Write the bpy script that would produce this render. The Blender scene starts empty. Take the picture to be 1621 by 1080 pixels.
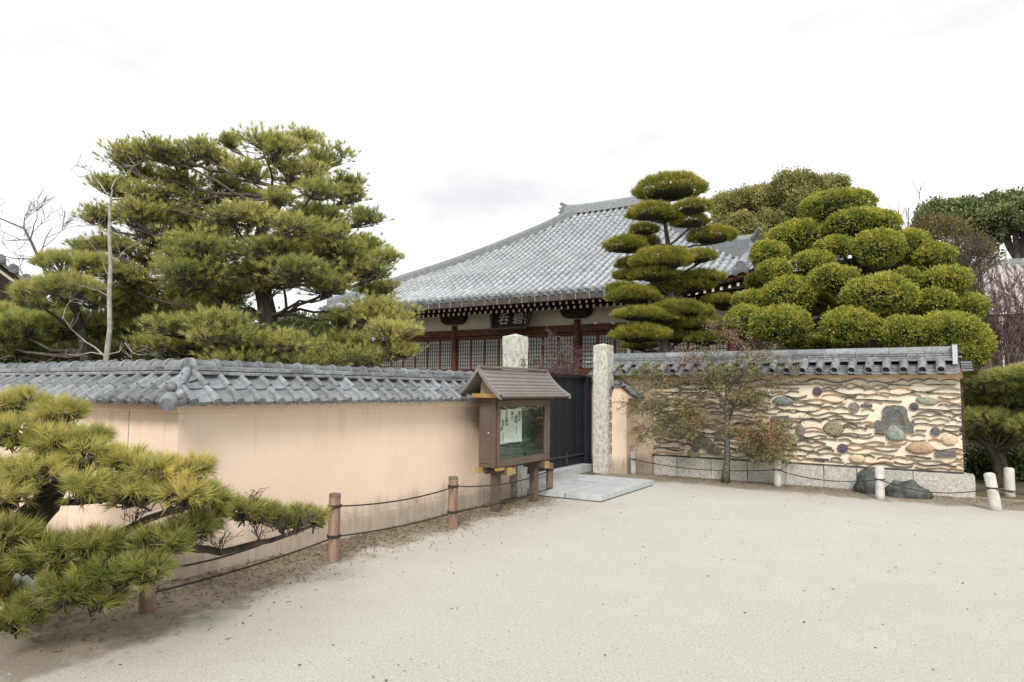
import bpy, bmesh, math, random
import numpy as np
from mathutils import Vector, Matrix, Euler, noise as mnoise
random.seed(7); rng = np.random.default_rng(7)
SC = bpy.context.scene; COL = SC.collection
PI = math.pi
# ------------------------------------------------------------------ camera
FPX = 1081.0; CH = 1.65
YAW, PIT, ROL = math.radians(31.7), math.radians(4.1), math.radians(0.5)
FW = Vector((-math.sin(YAW)*math.cos(PIT), math.cos(YAW)*math.cos(PIT), math.sin(PIT)))
R0 = Vector((math.cos(YAW), math.sin(YAW), 0)); U0 = R0.cross(FW)
CU = U0*math.cos(ROL) - R0*math.sin(ROL); CR = R0*math.cos(ROL) + U0*math.sin(ROL)
cd = bpy.data.cameras.new('camera'); cam = bpy.data.objects.new('camera', cd); COL.objects.link(cam)
cd.sensor_fit = 'HORIZONTAL'; cd.sensor_width = 36.0; cd.lens = 36.0*FPX/1621; cd.clip_start = .05; cd.clip_end = 2000
cam.matrix_world = Matrix(((CR.x, CU.x, -FW.x, 0), (CR.y, CU.y, -FW.y, 0), (CR.z, CU.z, -FW.z, CH), (0, 0, 0, 1)))
SC.camera = cam
# ------------------------------------------------------------------ sky, sun, exposure
SUN_EL, SUN_AZ = math.radians(38), math.radians(152)      # azimuth clockwise from +Y
W = bpy.data.worlds.new('World'); SC.world = W; W.use_nodes = True
nt = W.node_tree; nt.nodes.clear(); N = nt.nodes.new; L = nt.links.new
out = N('ShaderNodeOutputWorld'); bg = N('ShaderNodeBackground'); L(bg.outputs[0], out.inputs[0])
sky = N('ShaderNodeTexSky'); sky.sky_type = 'NISHITA'; sky.sun_disc = False; sky.sun_elevation = SUN_EL; sky.sun_rotation = SUN_AZ
sky.dust_density = 3; sky.air_density = 1
tc = N('ShaderNodeTexCoord'); mp = N('ShaderNodeMapping'); L(tc.outputs['Generated'], mp.inputs[0]); mp.inputs['Scale'].default_value = (1, 1, 2.6); mp.inputs['Location'].default_value = (.35, .1, .4)
cn = N('ShaderNodeTexNoise'); L(mp.outputs[0], cn.inputs[0]); cn.inputs['Scale'].default_value = 1.9; cn.inputs['Detail'].default_value = 5; cn.inputs['Roughness'].default_value = .55
cr = N('ShaderNodeValToRGB'); L(cn.outputs[0], cr.inputs[0])
cr.color_ramp.elements[0].position = .34; cr.color_ramp.elements[0].color = (6.2, 6.25, 6.3, 1)
cr.color_ramp.elements[1].position = .60; cr.color_ramp.elements[1].color = (9.6, 9.6, 9.55, 1)
mx = N('ShaderNodeMix'); mx.data_type = 'RGBA'; mx.inputs[0].default_value = .93
L(sky.outputs[0], mx.inputs[6]); L(cr.outputs[0], mx.inputs[7]); L(mx.outputs[2], bg.inputs[0])
bg.inputs[1].default_value = .1
sd = bpy.data.lights.new('sun', 'SUN'); so = bpy.data.objects.new('sun', sd); COL.objects.link(so)
sd.energy = 1.95; sd.angle = math.radians(16); sd.color = (1, .965, .91)
sdir = Vector((math.sin(SUN_AZ)*math.cos(SUN_EL), math.cos(SUN_AZ)*math.cos(SUN_EL), math.sin(SUN_EL)))
so.rotation_euler = sdir.to_track_quat('Z', 'Y').to_euler(); so.location = (0, 0, 30)
SC.view_settings.view_transform = 'Standard'; SC.view_settings.look = 'None'; SC.view_settings.exposure = .50; SC.view_settings.gamma = 1
SC.view_settings.use_curve_mapping = False
try:
    SC.render.engine = 'CYCLES'; SC.cycles.max_bounces = 6; SC.cycles.diffuse_bounces = 3; SC.cycles.transparent_max_bounces = 8
except Exception: pass

# ------------------------------------------------------------------ helpers
def ray(x, y): return FW + CR*((x-810.5)/FPX) - CU*((y-540)/FPX)
O3 = Vector((0, 0, CH))
def atz(x, y, z): return O3 + ray(x, y)*z                      # camera depth z
def atY(x, y, Y): d = ray(x, y); return O3 + d*(Y/d.y)
def atX(x, y, X): d = ray(x, y); return O3 + d*(X/d.x)
WM = {}
def place(o, parent=None, M=None):
    M = M or Matrix.Identity(4)
    COL.objects.link(o)
    if parent is not None:
        o.parent = parent; o.matrix_parent_inverse = WM[parent.name].inverted()
    o.matrix_basis = M; WM[o.name] = M.copy()
    return o
def tag(o, label=None, cat=None, group=None, kind=None):
    if label: o['label'] = label
    if cat: o['category'] = cat
    if group: o['group'] = group
    if kind: o['kind'] = kind
    return o
def root(name, loc, label, cat, group=None):
    o = bpy.data.objects.new(name, None); o.empty_display_size = .2
    place(o, None, Matrix.Translation(Vector(loc))); return tag(o, label, cat, group)
def inst(name, mesh, M, parent=None): return place(bpy.data.objects.new(name, mesh), parent, M)
def frame(o, u, v, n):
    return Matrix(((u[0], v[0], n[0], o[0]), (u[1], v[1], n[1], o[1]), (u[2], v[2], n[2], o[2]), (0, 0, 0, 1)))

class MB:
    def __init__(s): s.v = []; s.f = []; s.m = []; s.sm = []
    def add(s, vs, fs, mi=0, smooth=False):
        b = len(s.v); s.v += [tuple(p) for p in vs]
        for f in fs: s.f.append([b+i for i in f]); s.m.append(mi); s.sm.append(smooth)
        return s
    def box(s, c, d, mi=0, M=None):
        x, y, z = d[0]/2, d[1]/2, d[2]/2
        vs = [Vector((i*x, j*y, k*z)) for k in (-1, 1) for j in (-1, 1) for i in (-1, 1)]
        if M: vs = [M @ p for p in vs]
        vs = [p + Vector(c) for p in vs]
        return s.add(vs, [(0, 2, 3, 1), (4, 5, 7, 6), (0, 1, 5, 4), (2, 6, 7, 3), (0, 4, 6, 2), (1, 3, 7, 5)], mi)
    def rbox(s, lo, hi, mi=0):
        return s.box([(a+b)/2 for a, b in zip(lo, hi)], [b-a for a, b in zip(lo, hi)], mi)
    def tube(s, pts, rad, n=6, mi=0, caps=True, smooth=True):
        pts = [Vector(p) for p in pts]
        if not hasattr(rad, '__len__'): rad = [rad]*len(pts)
        rings = []; prev = None
        for i, p in enumerate(pts):
            t = (pts[min(i+1, len(pts)-1)] - pts[max(i-1, 0)])
            t = t.normalized() if t.length > 1e-9 else Vector((0, 0, 1))
            if prev is None:
                a = t.cross(Vector((0, 0, 1)))
                if a.length < .05: a = t.cross(Vector((1, 0, 0)))
            else: a = prev - t*prev.dot(t)
            a.normalize(); prev = a; b = t.cross(a)
            rings.append([p + (a*math.cos(2*PI*k/n) + b*math.sin(2*PI*k/n))*rad[i] for k in range(n)])
        vs = [q for r in rings for q in r]; fs = []
        for i in range(len(rings)-1):
            for k in range(n):
                k2 = (k+1) % n; fs.append((i*n+k, i*n+k2, (i+1)*n+k2, (i+1)*n+k))
        s.add(vs, fs, mi, smooth)
        if caps: s.add(rings[0], [tuple(range(n))[::-1]], mi); s.add(rings[-1], [tuple(range(n))], mi)
        return s
    def poly(s, outline, d, mi=0, M=None, smooth=False):
        """prism: outline list of (x,z) in local XZ, extruded from y=0 to y=d"""
        n = len(outline)
        vs = [Vector((x, 0, z)) for x, z in outline] + [Vector((x, d, z)) for x, z in outline]
        if M: vs = [M @ p for p in vs]
        s.add(vs[:], [tuple(range(n)), tuple(range(2*n-1, n-1, -1))], mi)
        return s.add(vs, [(i, i+n, (i+1) % n + n, (i+1) % n) for i in range(n)], mi, smooth)
    def grid(s, rows, mi=0, smooth=True):
        n = len(rows[0]); vs = [p for r in rows for p in r]
        return s.add(vs, [(i*n+k, i*n+k+1, (i+1)*n+k+1, (i+1)*n+k) for i in range(len(rows)-1) for k in range(n-1)], mi, smooth)
    def mesh(s, name, mats):
        me = bpy.data.meshes.new(name); me.from_pydata(s.v, [], s.f)
        for m in (mats if isinstance(mats, (list, tuple)) else [mats]): me.materials.append(m)
        me.polygons.foreach_set('material_index', s.m); me.polygons.foreach_set('use_smooth', s.sm); me.update(); return me
    def build(s, name, mats, parent=None, M=None):
        return inst(name, s.mesh(name, mats), M, parent)
def bevel(me, w, seg=2):
    b = bmesh.new(); b.from_mesh(me); bmesh.ops.remove_doubles(b, verts=b.verts, dist=1e-5)
    bmesh.ops.bevel(b, geom=b.edges[:], offset=w, segments=seg, affect='EDGES', clamp_overlap=True); b.to_mesh(me); b.free(); return me
def rough_mesh(me, cuts, amp, scale, seed=0, mid=True):
    b = bmesh.new(); b.from_mesh(me); bmesh.ops.remove_doubles(b, verts=b.verts, dist=1e-5)
    if cuts: bmesh.ops.subdivide_edges(b, edges=b.edges[:], cuts=cuts, use_grid_fill=True)
    for v in b.verts:
        v.co += mnoise.noise_vector(v.co*scale + Vector((seed, seed*2.3, 0)))*amp
    b.to_mesh(me); b.free(); return me

# ------------------------------------------------------------------ materials
MATS = {}
def mat(name, c1, c2=None, scale=8, rough=.8, detail=5, bump=0, bscale=None, spec=.3, metal=0, lo=.35, hi=.65, rnd=0, tint=False, fine=None, stretch=None, trans=0, vor=False):
    m = bpy.data.materials.new(name); m.use_nodes = True; t = m.node_tree; n = t.nodes.new; l = t.links.new
    p = t.nodes['Principled BSDF']; p.inputs['Roughness'].default_value = rough; p.inputs['Metallic'].default_value = metal
    p.inputs['Specular IOR Level'].default_value = spec
    tcn = n('ShaderNodeTexCoord'); vec = tcn.outputs['Object']
    if rnd:
        oi = n('ShaderNodeObjectInfo'); va = n('ShaderNodeVectorMath'); va.operation = 'MULTIPLY_ADD'
        l(oi.outputs['Random'], va.inputs[0]); va.inputs[1].default_value = (37, 53, 71); l(vec, va.inputs[2]); vec = va.outputs[0]
    if stretch:
        mpn = n('ShaderNodeMapping'); mpn.inputs['Scale'].default_value = stretch; l(vec, mpn.inputs[0]); vec = mpn.outputs[0]
    col = None
    if c2 is not None:
        ns = n('ShaderNodeTexNoise'); ns.inputs['Scale'].default_value = scale; ns.inputs['Detail'].default_value = detail; ns.inputs['Roughness'].default_value = .6; l(vec, ns.inputs[0])
        r = n('ShaderNodeValToRGB'); r.color_ramp.elements[0].position = lo; r.color_ramp.elements[1].position = hi
        r.color_ramp.elements[0].color = (*c1, 1); r.color_ramp.elements[1].color = (*c2, 1); l(ns.outputs[0], r.inputs[0]); col = r.outputs[0]
    else:
        rgb = n('ShaderNodeRGB'); rgb.outputs[0].default_value = (*c1, 1); col = rgb.outputs[0]
    if fine:   # (scale, amount) fine speckle, multiplies
        n2 = n('ShaderNodeTexNoise'); n2.inputs['Scale'].default_value = fine[0]; n2.inputs['Detail'].default_value = 3; l(vec, n2.inputs[0])
        mr = n('ShaderNodeMapRange'); l(n2.outputs[0], mr.inputs[0]); mr.inputs[1].default_value = .3; mr.inputs[2].default_value = .7; mr.inputs[3].default_value = 1-fine[1]; mr.inputs[4].default_value = 1+fine[1]
        hs = n('ShaderNodeHueSaturation'); l(mr.outputs[0], hs.inputs['Value']); l(col, hs.inputs['Color']); col = hs.outputs[0]
    if rnd:
        mr = n('ShaderNodeMapRange'); l(oi.outputs['Random'], mr.inputs[0]); mr.inputs[3].default_value = 1-rnd; mr.inputs[4].default_value = 1+rnd
        hs = n('ShaderNodeHueSaturation'); l(mr.outputs[0], hs.inputs['Value']); l(col, hs.inputs['Color']); col = hs.outputs[0]
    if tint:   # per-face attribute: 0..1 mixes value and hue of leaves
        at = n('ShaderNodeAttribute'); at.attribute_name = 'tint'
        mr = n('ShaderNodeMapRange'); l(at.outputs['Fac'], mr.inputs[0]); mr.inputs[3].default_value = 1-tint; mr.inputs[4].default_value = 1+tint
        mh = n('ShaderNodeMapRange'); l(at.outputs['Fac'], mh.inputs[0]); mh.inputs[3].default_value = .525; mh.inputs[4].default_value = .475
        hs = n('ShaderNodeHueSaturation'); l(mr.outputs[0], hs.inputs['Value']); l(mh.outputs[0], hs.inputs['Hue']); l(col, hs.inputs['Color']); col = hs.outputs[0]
    l(col, p.inputs['Base Color'])
    if bump:
        nb = n('ShaderNodeTexNoise'); nb.inputs['Scale'].default_value = bscale or scale*3; nb.inputs['Detail'].default_value = 6; l(vec, nb.inputs[0])
        bp = n('ShaderNodeBump'); bp.inputs['Strength'].default_value = 1; bp.inputs['Distance'].default_value = bump; l(nb.outputs[0], bp.inputs['Height']); l(bp.outputs[0], p.inputs['Normal'])
    if trans:
        tr = n('ShaderNodeBsdfTranslucent'); l(col, tr.inputs[0]); ms = n('ShaderNodeMixShader'); ms.inputs[0].default_value = trans
        l(p.outputs[0], ms.inputs[1]); l(tr.outputs[0], ms.inputs[2]); l(ms.outputs[0], t.nodes['Material Output'].inputs[0])
    MATS[name] = m; return m

def mnode(t, op, a, b=None, c=None):
    n = t.nodes.new('ShaderNodeMath'); n.operation = op
    for i, x in enumerate((a, b, c)):
        if x is None: continue
        if isinstance(x, (int, float)): n.inputs[i].default_value = x
        else: t.links.new(x, n.inputs[i])
    return n.outputs[0]
def sstep(t, x, lo, hi):
    n = t.nodes.new('ShaderNodeMapRange'); n.interpolation_type = 'SMOOTHSTEP'; t.links.new(x, n.inputs[0])
    n.inputs[1].default_value = lo; n.inputs[2].default_value = hi; return n.outputs[0]
def mixc(t, f, a, b):
    n = t.nodes.new('ShaderNodeMix'); n.data_type = 'RGBA'; t.links.new(f, n.inputs[0])
    for i, x in ((6, a), (7, b)):
        if isinstance(x, tuple): n.inputs[i].default_value = (*x, 1)
        else: t.links.new(x, n.inputs[i])
    return n.outputs[2]
def noise(t, vec, scale, detail=5, rough=.6):
    n = t.nodes.new('ShaderNodeTexNoise'); t.links.new(vec, n.inputs[0]); n.inputs['Scale'].default_value = scale
    n.inputs['Detail'].default_value = detail; n.inputs['Roughness'].default_value = rough; return n.outputs[0]

def ground_material():
    m = bpy.data.materials.new('gravel and dirt'); m.use_nodes = True; t = m.node_tree; p = t.nodes['Principled BSDF']
    p.inputs['Roughness'].default_value = .95; p.inputs['Specular IOR Level'].default_value = .15
    v = t.nodes.new('ShaderNodeTexCoord').outputs['Object']
    sp = t.nodes.new('ShaderNodeSeparateXYZ'); t.links.new(v, sp.inputs[0]); X, Y = sp.outputs[0], sp.outputs[1]
    big = noise(t, v, 1.3, 6); mid = noise(t, v, 7, 6); fine = noise(t, v, 90, 4, .7); grit = noise(t, v, 260, 2, .8)
    base = mixc(t, sstep(t, big, .35, .68), (.60, .582, .528), (.63, .615, .555))
    base = mixc(t, mnode(t, 'MULTIPLY', sstep(t, fine, .50, .62), .60), base, (.40, .385, .34))
    base = mixc(t, mnode(t, 'MULTIPLY', sstep(t, grit, .56, .68), .6), base, (.27, .255, .225))
    base = mixc(t, mnode(t, 'MULTIPLY', sstep(t, grit, .42, .34), .55), base, (.74, .73, .70))
    g3 = noise(t, v, 48, 5, .75); base = mixc(t, mnode(t, 'MULTIPLY', sstep(t, g3, .54, .64), .65), base, (.35, .335, .295)); base = mixc(t, mnode(t, 'MULTIPLY', sstep(t, g3, .45, .36), .6), base, (.79, .775, .735))
    mp2 = t.nodes.new('ShaderNodeMapping'); mp2.inputs['Rotation'].default_value = (0, 0, .5); mp2.inputs['Scale'].default_value = (.5, 4, 1); t.links.new(v, mp2.inputs[0]); tr_ = noise(t, mp2.outputs[0], 2.4, 7, .7); base = mixc(t, mnode(t, 'MULTIPLY', sstep(t, tr_, .56, .72), .35), base, (.53, .51, .46))
    ft = noise(t, v, 5.5, 3, .5); base = mixc(t, mnode(t, 'MULTIPLY', sstep(t, ft, .60, .70), .22), base, (.47, .45, .40)); base = mixc(t, mnode(t, 'MULTIPLY', sstep(t, ft, .36, .28), .22), base, (.70, .685, .64))
    # bare-dirt bands kept along the two walls
    wob = mnode(t, 'MULTIPLY', mnode(t, 'SUBTRACT', noise(t, v, 2.1, 6, .65), .5), 1.5)
    wid = mnode(t, 'ADD', .62, mnode(t, 'MULTIPLY', sstep(t, Y, 5.2, 2.6), .42))
    dx = mnode(t, 'SUBTRACT', mnode(t, 'ADD', X, 5.58), wid)
    dxy = mnode(t, 'MAXIMUM', mnode(t, 'MULTIPLY', mnode(t, 'SUBTRACT', Y, 9.6), .8), dx)
    d2 = mnode(t, 'MULTIPLY', mnode(t, 'SUBTRACT', 12.25, Y), 1)
    dd = mnode(t, 'ADD', mnode(t, 'MINIMUM', dxy, d2), wob)
    band = sstep(t, dd, .22, -.12)
    dirt = mixc(t, sstep(t, mid, .35, .65), (.125, .100, .062), (.30, .25, .165))
    dirt = mixc(t, mnode(t, 'MULTIPLY', sstep(t, fine, .5, .66), .7), dirt, (.10, .075, .045)); dirt = mixc(t, mnode(t, 'MULTIPLY', sstep(t, g3, .52, .66), .75), dirt, (.075, .058, .036)); dirt = mixc(t, mnode(t, 'MULTIPLY', sstep(t, g3, .46, .34), .6), dirt, (.46, .40, .29))
    wear = mnode(t, 'MULTIPLY', band, mnode(t, 'ADD', .78, mnode(t, 'MULTIPLY', sstep(t, mid, .4, .6), .22)))
    col = mixc(t, wear, base, dirt)
    wide = sstep(t, mnode(t, 'ADD', dd, mnode(t, 'MULTIPLY', wob, .6)), 1.5, .2)
    col = mixc(t, mnode(t, 'MULTIPLY', wide, .30), col, (.48, .43, .33))
    t.links.new(col, p.inputs['Base Color'])
    h = mnode(t, 'ADD', mnode(t, 'MULTIPLY', fine, .5), mnode(t, 'MULTIPLY', grit, .35))
    b = t.nodes.new('ShaderNodeBump'); b.inputs['Distance'].default_value = .018; b.inputs['Strength'].default_value = .9
    t.links.new(h, b.inputs['Height']); t.links.new(b.outputs[0], p.inputs['Normal']); return m

def plaster_material():
    m = bpy.data.materials.new('peach plaster'); m.use_nodes = True; t = m.node_tree; p = t.nodes['Principled BSDF']
    p.inputs['Roughness'].default_value = .92; p.inputs['Specular IOR Level'].default_value = .15
    v = t.nodes.new('ShaderNodeTexCoord').outputs['Object']
    sp = t.nodes.new('ShaderNodeSeparateXYZ'); t.links.new(v, sp.inputs[0]); Z = sp.outputs[2]
    mpn = t.nodes.new('ShaderNodeMapping'); mpn.inputs['Scale'].default_value = (3, 3, .5); t.links.new(v, mpn.inputs[0])
    streak = noise(t, mpn.outputs[0], 2.2, 5, .6); blot = noise(t, v, 1.1, 5)
    c = mixc(t, sstep(t, blot, .3, .7), (.80, .62, .48), (.84, .67, .535))
    c = mixc(t, mnode(t, 'MULTIPLY', sstep(t, streak, .5, .75), .15), c, (.72, .54, .40))
    # splash-back grime creeping up from the ground, uneven
    e = mnode(t, 'ADD', Z, mnode(t, 'MULTIPLY', mnode(t, 'SUBTRACT', noise(t, mpn.outputs[0], 1.6, 6, .7), .5), -.42))
    g1 = mnode(t, 'MULTIPLY', sstep(t, e, .42, .13), .72)
    c = mixc(t, g1, c, (.33, .28, .225))
    g2 = mnode(t, 'MULTIPLY', sstep(t, noise(t, mpn.outputs[0], 5, 5, .7), .45, .62), sstep(t, e, .5, .2)); c = mixc(t, mnode(t, 'MULTIPLY', g2, .28), c, (.18, .155, .125))
    mp3 = t.nodes.new('ShaderNodeMapping'); mp3.inputs['Scale'].default_value = (9, 9, .35); t.links.new(v, mp3.inputs[0]); dr = noise(t, mp3.outputs[0], 1.5, 4, .6)
    c = mixc(t, mnode(t, 'MULTIPLY', mnode(t, 'MULTIPLY', sstep(t, dr, .52, .70), sstep(t, Z, .75, 1.42)), .30), c, (.50, .39, .30))
    t.links.new(c, p.inputs['Base Color'])
    b = t.nodes.new('ShaderNodeBump'); b.inputs['Distance'].default_value = .004
    t.links.new(noise(t, v, 40, 5), b.inputs['Height']); t.links.new(b.outputs[0], p.inputs['Normal']); return m
M_GROUND = ground_material(); M_PL = plaster_material()
M_SOIL = mat('garden soil', (.10, .085, .05), (.16, .15, .08), 3, bump=.02)
M_TILE = mat('silver grey roof tile', (.155, .168, .178), (.235, .252, .262), 9, .42, bump=.002, bscale=60, spec=.5, rnd=.30, fine=(35, .22))
M_TILE2 = mat('weathered roof tile', (.12, .13, .135), (.27, .28, .285), 9, .55, bump=.002, bscale=60, spec=.4, rnd=.22, fine=(30, .25))
M_TILEB = mat('temple roof tile', (.33, .35, .365), (.47, .49, .505), 1.1, .5, spec=.45, rnd=.10, fine=(7, .12))
M_TILED = mat('dark tile underside', (.045, .047, .05), (.09, .09, .09), 12, .8, rnd=.1)
M_PIT = mat('painted hollow shade', (.03, .03, .03), rough=.9)  # near-black colour carries the shade inside tile ends and the opening
M_MUD = mat('cream clay mortar', (.74, .63, .48), (.84, .75, .61), 7, .95, bump=.006, bscale=22, fine=(40, .12), spec=.1)
M_OCHRE = mat('ochre plaster', (.66, .45, .26), (.74, .54, .34), 4, .9, bump=.003, fine=(20, .07), spec=.1)
M_SHARD = mat('broken tile shard', (.030, .026, .023), (.13, .105, .082), 9, .85, bump=.004, rnd=.35, fine=(50, .25), spec=.15)
M_SHARDL = mat('pale broken tile shard', (.17, .135, .10), (.34, .28, .205), 9, .88, bump=.004, rnd=.2, fine=(50, .18), spec=.15)
M_GRAN = mat('weathered granite', (.36, .35, .315), (.60, .58, .53), 26, .85, bump=.006, bscale=70, fine=(120, .28), rnd=.08, spec=.2)
M_GRANP = mat('lichened granite pillar', (.37, .36, .315), (.60, .59, .53), 17, .9, bump=.008, bscale=50, lo=.36, hi=.56, detail=9, stretch=(1, 1, .6), fine=(90, .35), spec=.15)
M_SLAB = mat('grey paving granite', (.42, .44, .44), (.52, .54, .54), 5, .6, fine=(180, .10), bump=.001, bscale=120, rnd=.06)
M_CONC = mat('worn concrete post', (.48, .46, .42), (.64, .62, .58), 9, .9, bump=.003, bscale=60, fine=(70, .12), spec=.15)
M_WOODP = mat('reddish wood post', (.19, .12, .088), (.36, .245, .185), 12, .85, bump=.004, bscale=40, stretch=(1, 1, .15), fine=(30, .2), spec=.15)
M_DARKSPOT = mat('wood end grain', (.12, .09, .075), (.20, .16, .14), 30, .9)
M_ROPE = mat('dark rope', (.030, .024, .020), (.06, .05, .042), 90, .9, bump=.002)
M_BARK = mat('pine bark', (.040, .034, .029), (.12, .105, .09), 14, .95, bump=.03, bscale=16, stretch=(1, 1, .35), spec=.1)
M_TWIG = mat('grey brown twig', (.075, .062, .050), (.16, .135, .11), 20, .9, spec=.1)
M_PALEB = mat('pale smooth bark', (.27, .255, .225), (.42, .40, .35), 14, .9, bump=.004, spec=.1, fine=(30, .15))
M_PURPLE = mat('purple brown twigs', (.11, .075, .072), (.20, .145, .14), 6, .9, spec=.1)
M_NEED = mat('pine needles', (.24, .30, .085), (.54, .51, .175), 1.3, .6, tint=.6, trans=.42, spec=.25, lo=.3, hi=.7)
M_NEEDF = mat('near pine needles', (.215, .26, .06), (.50, .45, .145), 2.2, .55, tint=.75, trans=.42, spec=.3, lo=.3, hi=.7)
M_NEEDN = mat('clipped pine needles', (.175, .225, .038), (.42, .37, .068), 2.6, .6, tint=.5, trans=.3, spec=.2)
M_JUN = mat('juniper scales', (.21, .265, .045), (.47, .45, .088), 3.5, .65, tint=.5, trans=.3, spec=.2)
M_CORE = mat('inner twigs with painted shade', (.018, .020, .009), (.045, .042, .022), 12, .95, bump=.03)  # opaque core; shade inside crowns and between clumps is put into its colour
M_BGL = mat('olive background foliage', (.19, .20, .068), (.35, .33, .12), .8, .8, tint=.35, trans=.15, spec=.1)
M_DKL = mat('dark glossy foliage', (.085, .125, .045), (.20, .225, .085), 1.1, .5, tint=.5, trans=.15, spec=.4)
M_BRL = mat('brown green foliage', (.14, .115, .055), (.20, .18, .065), .9, .8, tint=.3, trans=.15, spec=.1)
M_SHRUB = mat('shrub leaves', (.19, .22, .07), (.36, .33, .14), 3, .7, tint=.45, trans=.25, spec=.15)
M_ORANGE = mat('orange autumn leaves', (.36, .16, .085), (.42, .27, .12), 4, .75, tint=.4, trans=.25, spec=.1)
M_DEADP = mat('faded tan leaves', (.30, .21, .13), (.42, .33, .21), 4, .8, tint=.4, trans=.2, spec=.1)
M_LIT = mat('dry litter', (.11, .085, .05), (.27, .21, .13), 5, .9, tint=.6, spec=.05)
M_RED = mat('bengara red timber', (.062, .022, .015), (.12, .043, .029), 5, .7, stretch=(1, 1, 1), fine=(18, .2), bump=.002)
M_DKW = mat('dark timber', (.020, .012, .010), (.045, .028, .022), 6, .75, fine=(20, .2))
M_WHITE = mat('white painted rafter end', (.78, .77, .73), rough=.8)
M_WPL = mat('pale wall plaster', (.50, .46, .40), (.58, .54, .47), 2, .9, bump=.002)
M_GUT = mat('brown copper gutter', (.060, .050, .041), (.10, .085, .072), 4, .5, spec=.3, fine=(12, .15), metal=.2)
M_LAT = mat('black lattice wood', (.012, .010, .009), rough=.7)
M_SHOJI = mat('grey shoji paper behind glass', (.22, .225, .21), (.33, .335, .315), 1.2, .25, spec=.6)
M_BLACK = mat('black painted boards', (.010, .012, .016), (.020, .022, .028), 6, .55, stretch=(1, 6, .3), bump=.003, rnd=.3)
M_BRN = mat('brown painted steel', (.105, .075, .058), (.135, .10, .078), 3, .5, spec=.35, fine=(30, .08))
M_BRROOF = mat('bronze sheet roofing', (.23, .205, .185), (.28, .25, .228), 1.2, .42, spec=.5, metal=.3, fine=(6, .06))
M_GOLD = mat('yellow metal cap', (.36, .235, .08), (.46, .31, .12), 8, .5, metal=.2)
M_CREAMB = mat('cream gable board', (.48, .36, .24), (.56, .44, .31), 5, .7)
M_PAPER = mat('white paper', (.74, .77, .74), (.80, .82, .79), 5, .9)
M_INK = mat('black ink', (.02, .02, .02), rough=.8)
M_SIGN = mat('dark lacquer name board', (.014, .008, .010), (.028, .016, .018), 5, .6)
M_LETTER = mat('pale carved lettering', (.50, .52, .46), rough=.7)
M_CARVE = mat('carved letter shade', (.20, .195, .17), rough=.9)
M_BLUEST = mat('dark green boulder', (.045, .050, .048), (.125, .13, .125), 7, .75, bump=.02, bscale=14, fine=(40, .25))
M_LAMPW = mat('white plastic lamp', (.75, .75, .72), rough=.5)
M_METAL = mat('grey steel', (.30, .31, .32), (.40, .41, .42), 8, .45, metal=.5)
M_BROWNW = mat('brown distant wall', (.13, .09, .065), (.19, .135, .10), 2, .9)
M_FARTILE = mat('pale distant roof', (.42, .37, .35), (.58, .53, .50), 5, .6, fine=(14, .25))
def green_cloth():
    m = bpy.data.materials.new('green board cloth'); m.use_nodes = True; t = m.node_tree; p = t.nodes['Principled BSDF']; p.inputs['Roughness'].default_value = .75
    v = t.nodes.new('ShaderNodeTexCoord').outputs['Object']; mp_ = t.nodes.new('ShaderNodeMapping'); mp_.inputs['Scale'].default_value = (1, 1, 3.2); t.links.new(v, mp_.inputs[0])
    n = noise(t, mp_.outputs[0], 3.5, 4, .55)
    c = mixc(t, sstep(t, n, .40, .62), (.030, .095, .068), (.075, .17, .125))
    w = t.nodes.new('ShaderNodeTexWave'); w.inputs['Scale'].default_value = 5.5; w.inputs['Distortion'].default_value = 9; w.inputs['Detail'].default_value = 2; w.bands_direction = 'Z'; t.links.new(v, w.inputs[0])
    c = mixc(t, mnode(t, 'MULTIPLY', sstep(t, w.outputs['Fac'], .80, .97), .45), c, (.22, .30, .24))  # pale wavy bands: reflections in the glass put into the cloth colour
    t.links.new(c, p.inputs['Base Color']); return m
M_GREEN = green_cloth()
def glass_material():
    m = bpy.data.materials.new('window glass'); m.use_nodes = True; t = m.node_tree; t.nodes.clear()
    o = t.nodes.new('ShaderNodeOutputMaterial'); g = t.nodes.new('ShaderNodeBsdfGlossy'); g.inputs['Roughness'].default_value = .02
    tr = t.nodes.new('ShaderNodeBsdfTransparent'); tr.inputs[0].default_value = (.93, .96, .94, 1); fr0 = t.nodes.new('ShaderNodeLayerWeight'); fr0.inputs[0].default_value = .25
    ms = t.nodes.new('ShaderNodeMixShader'); t.links.new(mnode(t, 'ADD', .04, mnode(t, 'MULTIPLY', fr0.outputs['Facing'], .22)), ms.inputs[0]); t.links.new(tr.outputs[0], ms.inputs[1]); t.links.new(g.outputs[0], ms.inputs[2]); t.links.new(ms.outputs[0], o.inputs[0]); return m
M_GLASS = glass_material()
STONE = {}
def stone_mat(name, a, b): STONE[name] = mat(name, a, b, 24, .85, bump=.006, bscale=50, fine=(70, .22), spec=.2); return STONE[name]
stone_mat('speckled brown stone', (.16, .14, .09), (.34, .30, .21)); stone_mat('grey green stone', (.22, .25, .19), (.38, .38, .28))
stone_mat('jade green stone', (.17, .205, .17), (.37, .40, .34)); stone_mat('orange brown stone', (.36, .24, .15), (.50, .36, .25))
stone_mat('rusty white stone', (.56, .36, .20), (.68, .62, .52)); stone_mat('cream stone', (.55, .42, .26), (.66, .56, .40))
stone_mat('teal stone', (.12, .15, .13), (.24, .28, .25)); stone_mat('purple grey tile disc', (.07, .065, .08), (.13, .125, .145))
stone_mat('dark carved tile', (.10, .10, .095), (.19, .185, .175)); stone_mat('grey purple stone', (.17, .14, .12), (.28, .24, .22))
stone_mat('tan stone', (.28, .25, .17), (.42, .38, .28))

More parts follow.
